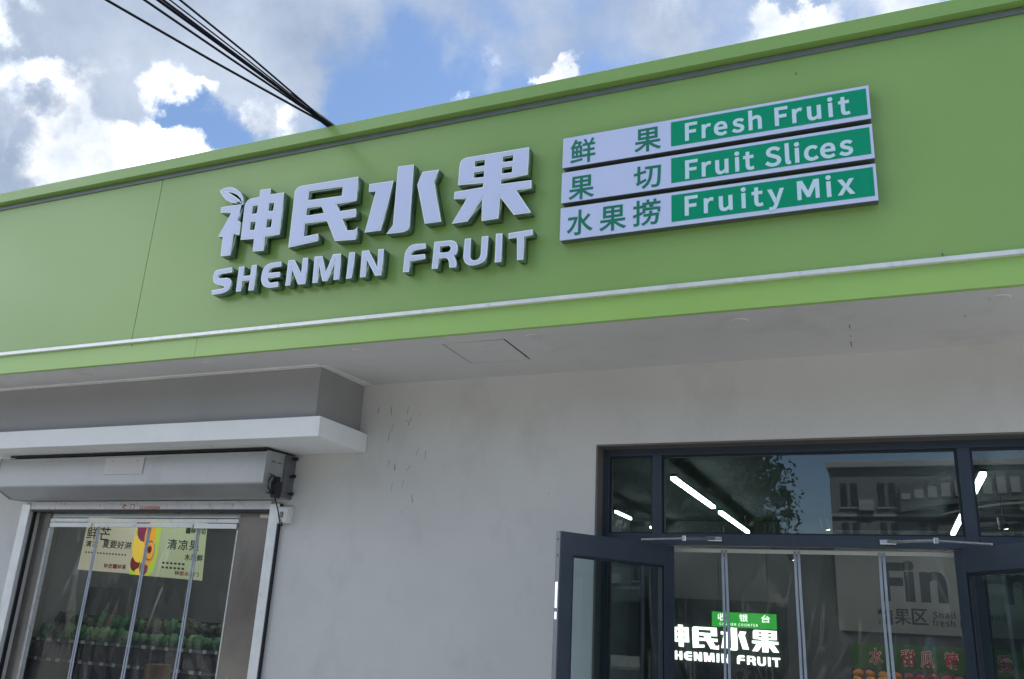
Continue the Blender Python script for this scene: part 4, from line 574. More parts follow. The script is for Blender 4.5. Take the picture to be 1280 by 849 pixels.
def curtain(label, x0, x1, ztop, Y, seams, tracks, seam_w, m='vinyl'):
    t = thing('door_curtain', label, 'curtain', ((x0 + x1) / 2, Y, 0), 'clear strip curtains in the shop doorways')
    for (a, b, c, d, e) in tracks:
        bm = NB(); box(bm, a, b, c, c + .018, d, e, .0015); obj('curtain_track', bm, 'alu', t)
    edges = [x0] + seams + [x1]
    for i in range(len(edges) - 1):
        a, b = edges[i], edges[i + 1]
        bm = NB(); nx, nz = 10, 24; g = []
        for k in range(nz + 1):
            row = []
            for j in range(nx + 1):
                u = j / nx; z = .04 + (ztop - .04) * k / nz
                sway = (1 - k / nz) * .02
                y = Y + .012 * math.sin(u * math.pi) * math.sin(k * .35 + i * 2) + sway * math.sin(u * 5 + i * 1.7) + .006 * noise.noise(Vector((u * 3, z * 1.5, i)))
                row.append(bm.verts.new((a + (b - a) * u, y, z)))
            g.append(row)
        for k in range(nz):
            for j in range(nx): bm.faces.new((g[k][j], g[k][j + 1], g[k + 1][j + 1], g[k + 1][j]))
        obj('curtain_strip', bm, m, t, smooth=True)
    for i, s in enumerate(seams):
        bm = NB()
        for k in range(2):
            pts = []
            for q in range(9):
                z = .04 + (ztop - .04) * q / 8
                dx = (1 - q / 8) * (.006 if k else -.006) + (.011 if k else -.011) + .003 * math.sin(q * 1.3 + i)
                pts.append((s + dx, Y - .024 - .004 * k + .004 * math.sin(q * .9 + i), z))
            w = seam_w / 2
            for q in range(8):
                a, b = pts[q], pts[q + 1]
                hexa(bm, [(a[0] - w, a[1], a[2]), (a[0] + w, a[1], a[2]), (a[0] + w, a[1] + .006, a[2]), (a[0] - w, a[1] + .006, a[2]),
                          (b[0] - w, b[1], b[2]), (b[0] + w, b[1], b[2]), (b[0] + w, b[1] + .006, b[2]), (b[0] - w, b[1] + .006, b[2])])
        bmesh.ops.remove_doubles(bm, verts=bm.verts, dist=1e-5)
        obj('magnetic_seam', bm, 'vinyl_seam', t)
    return t
curtain('clear strip curtain hanging from three white tracks in the left door', -6.82, -4.76, 2.19, 5.640, [-6.31, -5.73, -5.20],
        [(-6.86, -4.755, 5.578, 2.262, 2.292), (-6.845, -4.752, 5.560, 2.222, 2.252), (-6.83, -6.33, 5.548, 2.176, 2.214), (-6.30, -5.215, 5.560, 2.182, 2.212), (-5.19, -4.757, 5.548, 2.176, 2.214)], .013)
# lamp seen above the tracks, inside the left room
def tube_lamp(x, y0, y1, z, label, hw=.023):
    t = thing('ceiling_lamp', label, 'lamp', (x, (y0 + y1) / 2, z), 'long tube lamps under the shop ceilings')
    bm = NB(); box(bm, x - hw, x + hw, y0, y1, z, z + .03, .004); obj('lamp_tube', bm, 'lamp', t)
    bm = NB(); box(bm, x - hw - .006, x + hw + .006, y0 - .01, y1 + .01, z + .0305, z + .055, .003); obj('lamp_housing', bm, 'dark', t)
    tubes('hanging_wire', [[(x, y0 + .2, z + .05), (x, y0 + .2, z + .22)], [(x, y1 - .2, z + .05), (x, y1 - .2, z + .22)]], .003, 6, 'steel', t)
tube_lamp(-1.80, 7.88, 9.86, 2.90, 'lit tube lamp nearest the entrance, left of the big transom pane')
tube_lamp(-1.80, 10.30, 12.40, 2.90, 'lit tube lamp behind the nearest one, left of the big transom pane')
tube_lamp(-3.05, 10.25, 10.95, 2.90, 'short lit tube lamp seen through the narrow left transom pane', .010)
tube_lamp(-3.03, 11.9, 12.8, 2.90, 'short lit tube lamp deep in the shop, low in the narrow left pane', .014)
tube_lamp(.725, 7.88, 9.86, 2.90, 'lit tube lamp seen beside the right mullion of the transom')
tube_lamp(.725, 10.3, 12.40, 2.90, 'lit tube lamp deep in the shop, low beside the right mullion')
tube_lamp(2.2, 7.9, 9.9, 2.90, 'lit tube lamp by the right wall of the shop')
tube_lamp(-6.9, 6.3, 8.1, 2.85, 'lit tube lamp in the left room, nearer the left wall')
tube_lamp(-5.3, 6.3, 8.1, 2.85, 'lit tube lamp in the left room, above the posters')
def spot(x, y, z, label):
    t = thing('spotlight', label, 'lamp', (x, y, z), 'small warm spotlights in the shop')
    bm = NB(); tube(bm, [(x, y, z), (x - .02, y - .03, z + .12)], [.045, .04], 14); obj('spot_body', bm, 'dark', t)
    bm = NB(); tube(bm, [(x, y, z - .003), (x, y, z + .001)], .038, 14); obj('spot_lens', bm, 'spot', t)
    bm = NB(); tube(bm, [(x, y, z + .1), (x, y, 3.12)], .006, 6); obj('spot_rod', bm, 'dark', t)
for px, py, lb in ((1033, 662, 'middle'), (1255, 661, 'right')):
    p = at(px, py, 10.5); spot(p.x, p.y, p.z, 'warm spotlight just above the transom bar in the %s transom pane' % lb)
for px, py, lb in ((969, 691, 'between the first and second curtain seams'), (990, 700, 'left of the second curtain seam'), (905, 697, 'at the first curtain seam')):
    p = at(px, py, 12.0); spot(p.x, p.y, p.z, 'small spotlight at the top of the curtain ' + lb)

# ------------------------------------------------------------------ entrance glazing
GY = 5.63
gz = thing('entrance_glazing', 'navy aluminium transom window and side lights over the shop entrance', 'window', (-.45, GY, 0))
def mem(name, x0, x1, z0, z1, y0=GY, y1=GY + .07, m='navy', bev=.003):
    bm = NB(); box(bm, x0, x1, y0, y1, z0, z1, bev); return obj(name, bm, m, gz)
FX0, FX1 = -1.766, .873
ZT = 1.6 + 1.150; ZG = 1.6 + 1.096; ZB = 1.6 + .583; ZD = 1.6 + .513
mem('frame_post', FX0, -1.722, .01, ZT); mem('frame_post', .826, FX1, .01, ZT)
mem('frame_head', -1.7215, .8255, ZG, ZT)
mem('mullion', -1.424, -1.362, .01, ZG - .0005, GY - .003); mem('mullion', .394, .460, .01, ZG - .0005, GY - .003)
mem('transom_bar', -1.3615, .3935, ZD, ZB, GY - .001); mem('transom_bar', -1.7215, -1.4245, ZD + .01, ZB, GY); mem('transom_bar', .4605, .8255, ZD + .01, ZB, GY)
def pane(x0, x1, z0, z1, label=None):
    w = .014; y0 = GY + .018
    for (a, b, c, d) in ((x0, x0 + w, z0, z1), (x1 - w, x1, z0, z1), (x0 + w, x1 - w, z1 - w, z1), (x0 + w, x1 - w, z0, z0 + .010)):
        bm = NB(); box(bm, a, b, y0, y0 + .03, c, d); obj('gasket', bm, 'navy_dark', gz)
    bm = NB(); box(bm, x0 + w, x1 - w, y0 + .012, y0 + .018, z0 + .0101, z1 - w)
    return obj('pane', bm, 'glass', gz)
pane(-1.7215, -1.4245, ZB, ZG); pane(-1.3615, .3935, ZB, ZG); pane(.4605, .8255, ZB, ZG)
pane(-1.7215, -1.4245, .02, ZD + .01); pane(.4605, .8255, .02, ZD + .01)

# glazed door leaves, both open outwards
def leaf(hx, hy, ux, uy, side, label, W=.94, top=2.097):
    t = thing('glass_door', label, 'door', (hx, hy, 0), 'pair of open glass doors')
    T = .045; S = .092; RL = .125
    n = Vector((-uy, ux, 0)) * side; u = Vector((ux, uy, 0))      # n points to the outer face, away from the opening
    def part(name, a, b, z0, z1, d0, d1, m, bev=.002):
        bm = NB(); box(bm, a, b, d0, d1, z0, z1, bev)
        mx = Matrix(((u.x, n.x, 0, hx), (u.y, n.y, 0, hy), (0, 0, 1, 0), (0, 0, 0, 1)))
        bmesh.ops.transform(bm, matrix=mx, verts=bm.verts); return obj(name, bm, m, t)
    part('hinge_stile', 0, S, .02, top, 0, T, 'navy'); part('lock_stile', W - S, W, .02, top, 0, T, 'navy')
    part('top_rail', S, W - S, top - RL, top, 0.0005, T - .0005, 'navy'); part('bottom_rail', S, W - S, .02, .22, 0.0005, T - .0005, 'navy')
    part('glazing_bead', S, S + .014, .22, top - RL, .006, T - .006, 'navy_dark', 0); part('glazing_bead', W - S - .014, W - S, .22, top - RL, .006, T - .006, 'navy_dark', 0)
    part('glazing_bead', S + .014, W - S - .014, top - RL - .014, top - RL, .006, T - .006, 'navy_dark', 0)
    part('pane', S + .014, W - S - .014, .22, top - RL - .014, .020, .026, 'glass', 0)
    part('edge_strip', W, W + .003, .02, top - .003, .006, T - .006, 'grey_trim', 0)
    part('lock_plate', W + .003, W + .005, top - .42, top - .28, .012, T - .012, 'steel', 0); part('lock_plate', W + .003, W + .005, top - .48, top - .44, .012, T - .012, 'steel', 0)
    part('screw', W + .003, W + .005, top - .05, top - .04, .018, T - .018, 'black', 0); part('screw', W + .003, W + .005, top - .14, top - .13, .018, T - .018, 'black', 0)
    part('pull_handle', W - .06, W - .035, .9, 1.25, -.05, -.03, 'steel', .004); part('handle_post', W - .055, W - .04, .93, .95, -.03, 0, 'steel', .001); part('handle_post', W - .055, W - .04, 1.20, 1.22, -.03, 0, 'steel', .001)
    return t
dl = leaf(-1.262, 5.545, -.485, -.875, -1, 'left glass door leaf swung outwards in front of the grey wall', .945)
dr = leaf(.318, 5.545, .485, -.875, 1, 'right glass door leaf swung outwards, cut by the picture edge', .945)
def closer(pts, parent, b0):
    bm = NB(); tube(bm, pts[:2], .010, 8); obj('closer_arm', bm, 'steel', parent)
    bm = NB(); tube(bm, pts[1:], .007, 8); obj('closer_rod', bm, 'steel', parent)
    bm = NB(); bmesh.ops.create_cone(bm, cap_ends=True, segments=12, radius1=.014, radius2=.014, depth=.03); bmesh.ops.translate(bm, vec=pts[1], verts=bm.verts); obj('closer_joint', bm, 'steel', parent)
    p = Vector(pts[0]); bm = NB(); box(bm, p.x - .045, p.x + .045, 5.612, 5.629, p.z - .014, p.z + .014, .004); obj('closer_bracket', bm, 'steel', parent)
closer([at(893, 673.5, 5.605), at(855, 673, 5.42), at(802, 674.3, 5.24)], dl, 0)
closer([at(1110, 677.5, 5.605), at(1170, 676, 5.42), at(1240, 680.5, 5.22)], dr, 0)

curtain('clear strip curtain with three pale seams in the entrance doorway', -1.35, .385, 2.095, 5.77, [-.985, -.541, -.0575],
        [(-1.36, .39, 5.752, 2.080, 2.104)], .016)

# ------------------------------------------------------------------ inside the entrance: lit sign, cashier board, mural board, fruit stand
IY = 12.86
sg = thing('neon_sign', 'lit white shop name sign glowing on the dark wall behind the curtain', 'sign', (-2.2, IY, 1.1))
bm = NB(); box(bm, -3.45, -1.40, IY - .02, IY - .001, .9, 2.02); obj('backing_board', bm, 'dark', sg)
# the shop name again, as on the fascia, fitted to its place inside
allx = [v / 1000 for n, P in LETTERS for q in P for v in q[::2]]; allz = [v / 1000 for n, P in LETTERS for q in P for v in q[1::2]]
fx0, fx1, fz0, fz1 = min(allx), max(allx), min(allz), max(allz)
pa, pb = at(976, 834, IY), at(972, 786, IY)
nx1 = pa.x; nx0 = nx1 - 1.62; nz0 = pa.z; nz1 = pb.z
for i, (n, P) in enumerate(LETTERS):
    Q = [[(nx0 + (q[k] / 1000 - fx0) / (fx1 - fx0) * (nx1 - nx0), nz0 + (q[k + 1] / 1000 - fz0) / (fz1 - .05 - fz0) * (nz1 - nz0)) for k in range(0, len(q), 2)] for q in P]
    cx = Q[0][0][0]; cz = Q[0][0][1]
    bm = outline_mesh([[(x - cx, z - cz) for x, z in q] for q in Q], .03, .001); bmesh.ops.translate(bm, vec=(cx, IY - .03, cz), verts=bm.verts)
    obj('character' if i < 4 else 'letter', bm, 'neon', sg)
CY = 12.5
pa, pb = at(890, 783, CY), at(970, 768, CY)
cs = thing('cashier_board', 'green lit cashier board hanging over the lit shop name', 'sign', ((pa.x + pb.x) / 2, CY, pa.z))
bm = NB(); box(bm, pa.x, pb.x, CY, CY + .05, pa.z, pb.z, .002); obj('board', bm, 'lit_green', cs)
w = pb.x - pa.x; h = pb.z - pa.z
for k, ch in enumerate('收银台'):
    x = pa.x + w * (.16 + .34 * k); glyph(ch, 0, 0, 1, CY - .0005, 'lit_white', cs, .003, .0012, fit=(x - .055, x + .055, pa.z + h * .42, pa.z + h * .90), name='character')
text('CASHIER COUNTER', pa.x + w * .12, pa.z + h * .12, h * .16, CY - .0005, 'lit_white', cs, 1.35, .0004, .003)
tubes('hanging_rod', [[(pa.x + .1, CY + .02, pb.z), (pa.x + .1, CY + .02, 3.11)], [(pb.x - .1, CY + .02, pb.z), (pb.x - .1, CY + .02, 3.11)]], .006, 6, 'dark', cs)

MY = 12.84
mb = thing('wall_mural', 'taupe wall board with large dark Fin letters inside the entrance', 'wall board', (.6, MY, 1.6))
a = at(1050, 788, MY)
bm = NB(); box(bm, -.72, 3.0, MY - .01, MY + .015, a.z, 3.0); obj('board', bm, 'board', mb)
p = at(1110, 748.5, MY); q = at(1110, 706, MY); cap = q.z - p.z
fpoly = [('F', at(1104, 740, MY).x), ('i', at(1134, 740, MY).x), ('n', at(1154, 740, MY).x)]
for ch, x in fpoly: glyph(ch, x, p.z, cap / FH, MY - .010, 'board_ink', mb, .003, .03)
x = at(1213, 740, MY).x; glyph('i', x + .12, p.z, cap / FH, MY - .010, 'board_ink', mb, .003, .02); glyph('n', at(1258, 740, MY).x, p.z, cap / FH, MY - .010, 'board_ink', mb, .003, .02)
for k, ch in enumerate('精果区'):
    a0 = at(1098 + 21.5 * k, 780 + k * .3, MY); a1 = at(1116 + 21.5 * k, 765, MY); glyph(ch, 0, 0, 1, MY - .010, 'board_ink', mb, .003, .004, fit=(a0.x, a1.x, a0.z, a1.z + .03), name='character')
a0 = at(1166, 772.5, MY); text('Snail te', a0.x, a0.z, .075, MY - .010, 'board_ink', mb, 1.15, .002, .003)
a0 = at(1166, 782.5, MY); text('fresh li', a0.x, a0.z, .075, MY - .010, 'board_ink', mb, 1.15, .002, .003)
a0 = at(1236, 775, MY); text('and', a0.x, a0.z, .075, MY - .010, 'board_ink', mb, 1.15, .002, .003)

# fruit stand with a green banner
SY = 11.0
b0, b1 = at(1064, 834, SY), at(1064, 803, SY)
st = thing('fruit_stand', 'fruit stand behind the entrance curtain with a green lettered banner', 'stand', (1.0, SY, 0))
bm = NB(); box(bm, b0.x, 2.9, SY, SY + .03, b0.z, b1.z, .002); obj('banner', bm, 'banner', st)
for k, (px, ch) in enumerate(((1088, '水'), (1128, '甜'), (1151, '瓜'), (1182, '糖'), (1248, '爱'))):
    c0 = at(px, 830, SY); s = .055
    glyph(ch, 0, 0, 1, SY - .0005, 'ink_white', st, .002, .006, fit=(c0.x, c0.x + s * 2.3, b0.z + .05, b1.z - .05), name='character_outline')
    glyph(ch, 0, 0, 1, SY - .003, 'ink_red', st, .002, .0015, fit=(c0.x, c0.x + s * 2.3, b0.z + .05, b1.z - .05), name='character')
boxes('shelf', [(b0.x, 2.9, SY - .5, SY + .4, .5, b0.z - .24), (b0.x + .05, 2.85, SY - .4, SY + .35, .02, .499)], 'wood', st)
boxes('post', [(b0.x, b0.x + .04, SY + .031, SY + .08, .02, b1.z), (2.86, 2.9, SY + .031, SY + .08, .02, b1.z)], 'dark', st)
bm = NB(); bmesh.ops.create_icosphere(bm, subdivisions=2, radius=.055)
for v in bm.verts:
    v.co.z *= .9
    if v.co.z > .03: v.co.z -= .018 * (1 - min(1, (v.co.x ** 2 + v.co.y ** 2) / .0012))
fz = b0.z - .20
fr0 = obj('fruit', bm, 'fruit_red', None, smooth=True, loc=(0, 0, 0)); fmesh = fr0.data; fmo = fmesh.copy(); fmo.materials[0] = M['fruit_orange']
first = True
rnd = random.Random(5)
for r_ in range(3):
    for k in range(16):
        o = fr0 if first else fr0.copy()
        if not first: COL.objects.link(o)
        first = False
        x = b0.x + .08 + k * .125 + rnd.uniform(-.01, .01); orange = (k < 4) or rnd.random() < .15
        o.data = fmo if orange else fmesh
        o.location = (x, SY - .42 + r_ * .15, fz + r_ * .065 + rnd.uniform(0, .02)); o.rotation_euler = (rnd.uniform(-.4, .4), rnd.uniform(-.4, .4), rnd.uniform(0, 6)); s = rnd.uniform(.9, 1.15); o.scale = (s, s, s)
        tag(o, 'orange fruit heaped under the green banner on the fruit stand' if orange else 'dark red fruit heaped under the green banner on the fruit stand', 'fruit', 'orange fruits heaped on the stand' if orange else 'red fruits heaped on the stand')

# ------------------------------------------------------------------ left room: posters, produce shelf
def on_plane(px, py, Y): p = at(px, py, Y); return p
PY = 6.9
def poster_board(corners, m, label):
    P = [at(x, y, PY) for x, y in corners]              # bl, br, tr, tl
    c = (P[0] + P[1]) / 2
    t = thing('hanging_poster', label, 'poster', tuple(c), 'posters hanging in the left room')
    bm = NB(); hexa(bm, [P[0], P[1], P[1] + Vector((0, .006, 0)), P[0] + Vector((0, .006, 0)), P[3], P[2], P[2] + Vector((0, .006, 0)), P[3] + Vector((0, .006, 0))]); obj('board', bm, m, t)
    for a in (.12, .88):
        q = P[3].lerp(P[2], a); tubes('hanging_cord', [[q, Vector((q.x, q.y, 3.01))]], .002, 6, 'wire', t)
    def uv(u, v): return P[0].lerp(P[1], u).lerp(P[3].lerp(P[2], u), v)
    return t, uv
def pglyph(t, uv, ch, u0, u1, v0, v1, m='ink_dark', bold=.0015):
    P = glyph_polys(ch); a0, a1, b0_, b1_ = glyph_box(P)
    Q = [[(uv(u0 + (x - a0) / (a1 - a0) * (u1 - u0), v0 + (z - b0_) / (b1_ - b0_) * (v1 - v0))) for x, z in q] for q in P]
    o = Q[0][0]
    bm = outline_mesh([[(p.x - o.x, p.z - o.z) for p in q] for q in Q], .0016, bold); bmesh.ops.translate(bm, vec=(o.x, PY - .0002, o.z), verts=bm.verts)
    obj('character', bm, m, t)
def pflat(t, uv, pts, m, name, lift=.0006):
    bm = NB(); a = [bm.verts.new(uv(u, v) + Vector((0, -lift, 0))) for u, v in pts]; b = [bm.verts.new(uv(u, v) + Vector((0, -lift + .0005, 0))) for u, v in pts]
    n = len(a); bm.faces.new(a); bm.faces.new(b[::-1])
    for i in range(n): bm.faces.new((a[i], b[i], b[(i + 1) % n], a[(i + 1) % n]))
    obj(name, bm, m, t)
def ell(u, v, ru, rv, n=16, a0=0): return [(u + ru * math.cos(a0 + k * 2 * math.pi / n), v + rv * math.sin(a0 + k * 2 * math.pi / n)) for k in range(n)]
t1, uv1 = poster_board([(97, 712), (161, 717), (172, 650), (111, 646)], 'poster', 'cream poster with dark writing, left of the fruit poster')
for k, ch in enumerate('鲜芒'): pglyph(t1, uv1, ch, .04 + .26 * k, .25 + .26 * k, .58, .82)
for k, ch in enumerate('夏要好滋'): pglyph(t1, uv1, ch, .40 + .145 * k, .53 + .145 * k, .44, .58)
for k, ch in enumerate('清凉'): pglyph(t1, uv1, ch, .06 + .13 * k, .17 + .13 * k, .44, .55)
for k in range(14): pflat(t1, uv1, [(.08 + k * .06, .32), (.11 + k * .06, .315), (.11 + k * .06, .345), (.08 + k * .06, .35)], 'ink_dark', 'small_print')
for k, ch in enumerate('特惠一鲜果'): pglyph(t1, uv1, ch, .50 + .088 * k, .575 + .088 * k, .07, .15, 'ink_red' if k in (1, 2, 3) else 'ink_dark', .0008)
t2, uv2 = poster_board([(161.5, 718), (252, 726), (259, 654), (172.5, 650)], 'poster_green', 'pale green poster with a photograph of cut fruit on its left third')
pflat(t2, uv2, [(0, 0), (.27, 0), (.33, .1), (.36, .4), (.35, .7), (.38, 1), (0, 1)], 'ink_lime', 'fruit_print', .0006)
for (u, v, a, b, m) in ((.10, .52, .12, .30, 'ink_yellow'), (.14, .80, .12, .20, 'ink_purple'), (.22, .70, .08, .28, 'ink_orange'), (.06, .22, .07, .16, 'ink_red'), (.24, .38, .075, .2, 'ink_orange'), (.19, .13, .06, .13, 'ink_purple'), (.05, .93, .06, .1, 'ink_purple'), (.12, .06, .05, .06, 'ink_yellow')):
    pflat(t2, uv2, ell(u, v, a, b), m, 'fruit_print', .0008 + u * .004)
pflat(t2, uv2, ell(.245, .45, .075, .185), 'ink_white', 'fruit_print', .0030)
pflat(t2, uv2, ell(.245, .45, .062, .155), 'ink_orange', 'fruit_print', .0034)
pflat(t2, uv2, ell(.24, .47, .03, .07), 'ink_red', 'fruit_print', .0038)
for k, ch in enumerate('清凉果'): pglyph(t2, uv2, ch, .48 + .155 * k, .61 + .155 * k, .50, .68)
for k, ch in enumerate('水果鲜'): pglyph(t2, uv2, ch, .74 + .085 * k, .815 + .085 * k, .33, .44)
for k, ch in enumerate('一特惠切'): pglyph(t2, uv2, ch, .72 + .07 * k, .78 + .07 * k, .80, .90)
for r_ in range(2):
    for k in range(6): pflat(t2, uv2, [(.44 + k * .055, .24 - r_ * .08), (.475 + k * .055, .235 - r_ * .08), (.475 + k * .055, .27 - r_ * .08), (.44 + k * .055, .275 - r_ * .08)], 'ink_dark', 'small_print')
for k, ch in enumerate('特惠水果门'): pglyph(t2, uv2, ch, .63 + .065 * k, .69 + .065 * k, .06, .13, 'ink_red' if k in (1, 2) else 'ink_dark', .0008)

LY = 7.4
z1 = at(180, 808, LY).z; z2 = at(200, 836, LY).z
sf = thing('display_shelf', 'dark produce display shelf behind the left curtain with pale shelf edges', 'shelf', (-7.0, LY, 0))
boxes('cabinet', [(-9.0, -5.0, LY - .05, LY + .75, .02, .25), (-9.0, -5.0, LY + .72, LY + .75, .2505, 1.40)], 'dark', sf)
rr_ = random.Random(8)
for z in (z1, z2, z2 - .32):
    bm = NB(); box(bm, -9.0, -5.0, LY, LY + .7, z - .03, z); obj('shelf_board', bm, 'dark', sf)
    bm = NB(); box(bm, -9.0, -5.0, LY - .012, LY - .001, z - .022, z + .004); obj('price_rail', bm, 'grey_trim', sf)
    for k in range(22):
        bm = NB(); x = -8.9 + k * .17 + rr_.uniform(-.03, .03); box(bm, x, x + rr_.choice((.03, .045, .06)), LY - .0155, LY - .0125, z - .024, z + .010); obj('price_tag', bm, 'paper', sf)
bm = NB(); rr = random.Random(2)
bm2 = None
def veg(seed):
    b = NB(); bmesh.ops.create_icosphere(b, subdivisions=3, radius=.09)
    for v in b.verts:
        n_ = noise.noise(v.co * 22 + Vector((seed * 7, 0, 0))); v.co *= 1 + .35 * n_; v.co.z *= 1.25
    return b
protos = []
for s in range(3):
    o = obj('vegetable_bunch', veg(s), ('leafy', 'leafy_pale', 'leafy_dark')[s], None, smooth=True, loc=(0, 0, 0)); protos.append(o)
n_ = 0
for row in range(2):
    for k in range(34):
        pr = protos[n_ if n_ < 3 else (rr.choice((0, 0, 0, 1)) if row == 0 else rr.choice((2, 2, 0)))]; o = pr if n_ < 3 else pr.copy()
        if n_ >= 3: COL.objects.link(o)
        o.location = (-8.9 + k * .112 + rr.uniform(-.02, .02), LY + .08 + row * .16, z1 + .07 + row * .13); o.rotation_euler = (rr.uniform(-.4, .4), rr.uniform(-.4, .4), rr.uniform(0, 6)); s = rr.uniform(.5, .85); o.scale = (s, s, s * rr.uniform(.8, 1.3))
        tag(o, ('leafy green vegetable bunch in the upper row of the left display shelf', 'pale green vegetable bunch in the upper row of the left display shelf', 'dark mottled vegetable bunch in the upper row of the left display shelf')[protos.index(pr)], 'vegetable', 'green vegetable bunches on the shelf'); n_ += 1
bm = NB(); box(bm, -.075, .075, -.08, .08, 0, .2, .03); pk = obj('packet', bm, 'dark_goods', None, smooth=False, loc=(0, 0, 0))
for k in range(23):
    o = pk if k == 0 else pk.copy()
    if k: COL.objects.link(o)
    o.location = (-8.85 + k * .165 + rr.uniform(-.01, .01), LY + .12, z2); o.rotation_euler = (rr.uniform(-.1, .1), 0, rr.uniform(-.3, .3)); o.scale = (1, 1, rr.uniform(.8, 1.15))
    tag(o, 'dark packet lined up on the lower shelf behind the left curtain', 'packet', 'dark packets on the shelf')
p = at(206, 838, LY - .1)
tag(obj('wooden_crate', (lambda b: box(b, p.x - .08, p.x + .10, LY - .30, LY - .12, z2 - .25, z2 + .06, .005))(NB()), 'wood'), 'small brown wooden box in front of the lower shelf', 'box')
# tan partition behind the shelf
bm = NB(); box(bm, -9.15, at(160, 750, 8.2).x, 8.2, 8.25, .02, at(150, 735, 8.2).z, .003); tag(obj('room_divider', bm, 'board'), 'tan board standing behind the produce shelf', 'board')

# ------------------------------------------------------------------ junction box on the wall, cable down the frame
jb = thing('junction_box', 'small white plastic socket box beside the top right of the left door frame', 'socket', (-4.22, 5.5, 2.22))
p0, p1 = at(354, 653, 5.46), at(370, 632, 5.46)
bm = NB(); box(bm, -4.295, -4.185, 5.445, 5.499, 2.21, 2.335, .008); obj('socket_box', bm, 'plastic', jb)
bm = NB(); box(bm, -4.283, -4.197, 5.438, 5.446, 2.22, 2.325, .004); obj('cover_plate', bm, 'plastic', jb)
bm = NB(); box(bm, -4.262, -4.235, 5.428, 5.439, 2.25, 2.295, .005); obj('plug', bm, 'grey_trim', jb)

# ------------------------------------------------------------------ overhead cables
A = Vector((-3.50, 4.50, 4.935))
ends = []
WR = [((155, 0), 3.0, .0085, 'single lower cable that runs farthest left of the bundle'), ((190, 0), 3.0, .008, 'second cable from the left in the overhead bundle'), ((203, 0), 3.0, .0105, 'thickest cable in the middle of the overhead bundle'),
      ((210, 0), 3.0, .0075, 'thin cable to the right of the thickest one in the bundle'), ((214, 0), 3.05, .005, 'thinnest cable of the overhead bundle'), ((223, 0), 3.0, .007, 'rightmost cable of the overhead bundle')]
for k, (q, Y, r_, lab) in enumerate(WR):
    P1 = at(*q, Y); d = P1 - A; T = (A.y + 27.0) / (A.y - P1.y)
    E = A + d * T; E.z += .35
    off = Vector((.01 * (k - 2.5), 0, .006 * (k % 3)))
    pts = []
    for i in range(41):
        s = (i / 40) ** 2.2
        p = A.lerp(E, s); p.z -= 1.1 * (.9 if k else 1.35) * s * (1 - s) * .95
        p += off * min(1, s * 34); pts.append(p)
    bm = NB(); tube(bm, pts, r_, 8); ends.append(pts[-1])
    tag(obj('cable', bm, 'wire', smooth=True), lab, 'cable', 'black cables running from the roof edge')
bm = NB(); d = (Vector(ends[2]) - A).normalized()
tube(bm, [A + d * .45 + Vector((0, 0, .004)), A + d * .25, A + d * .1, A, A + Vector((.02, .06, -.018)), A + Vector((.03, .3, -.01))], [.012, .02, .025, .026, .022, .02], 10)
tag(obj('cable_wrap', bm, 'wire', smooth=True), 'black taped end where the cable bundle meets the roof edge', 'cable')
ex, ey = sum(e.x for e in ends) / 6, ends[0].y
pl = thing('utility_pole', 'grey concrete utility pole carrying the overhead cables across the street', 'pole', (ex, ey - .2, 0))
bm = NB(); tube(bm, [(ex, ey - .2, -.1), (ex, ey - .2, 9)], [.17, .10], 16); obj('shaft', bm, 'concrete', pl, smooth=True)
ez = sum(e.z for e in ends) / 6
bm = NB(); box(bm, min(e.x for e in ends) - .1, max(e.x for e in ends) + .1, ey - .06, ey, ez - .1, ez + .1, .01); obj('cable_bracket', bm, 'grey_trim', pl)

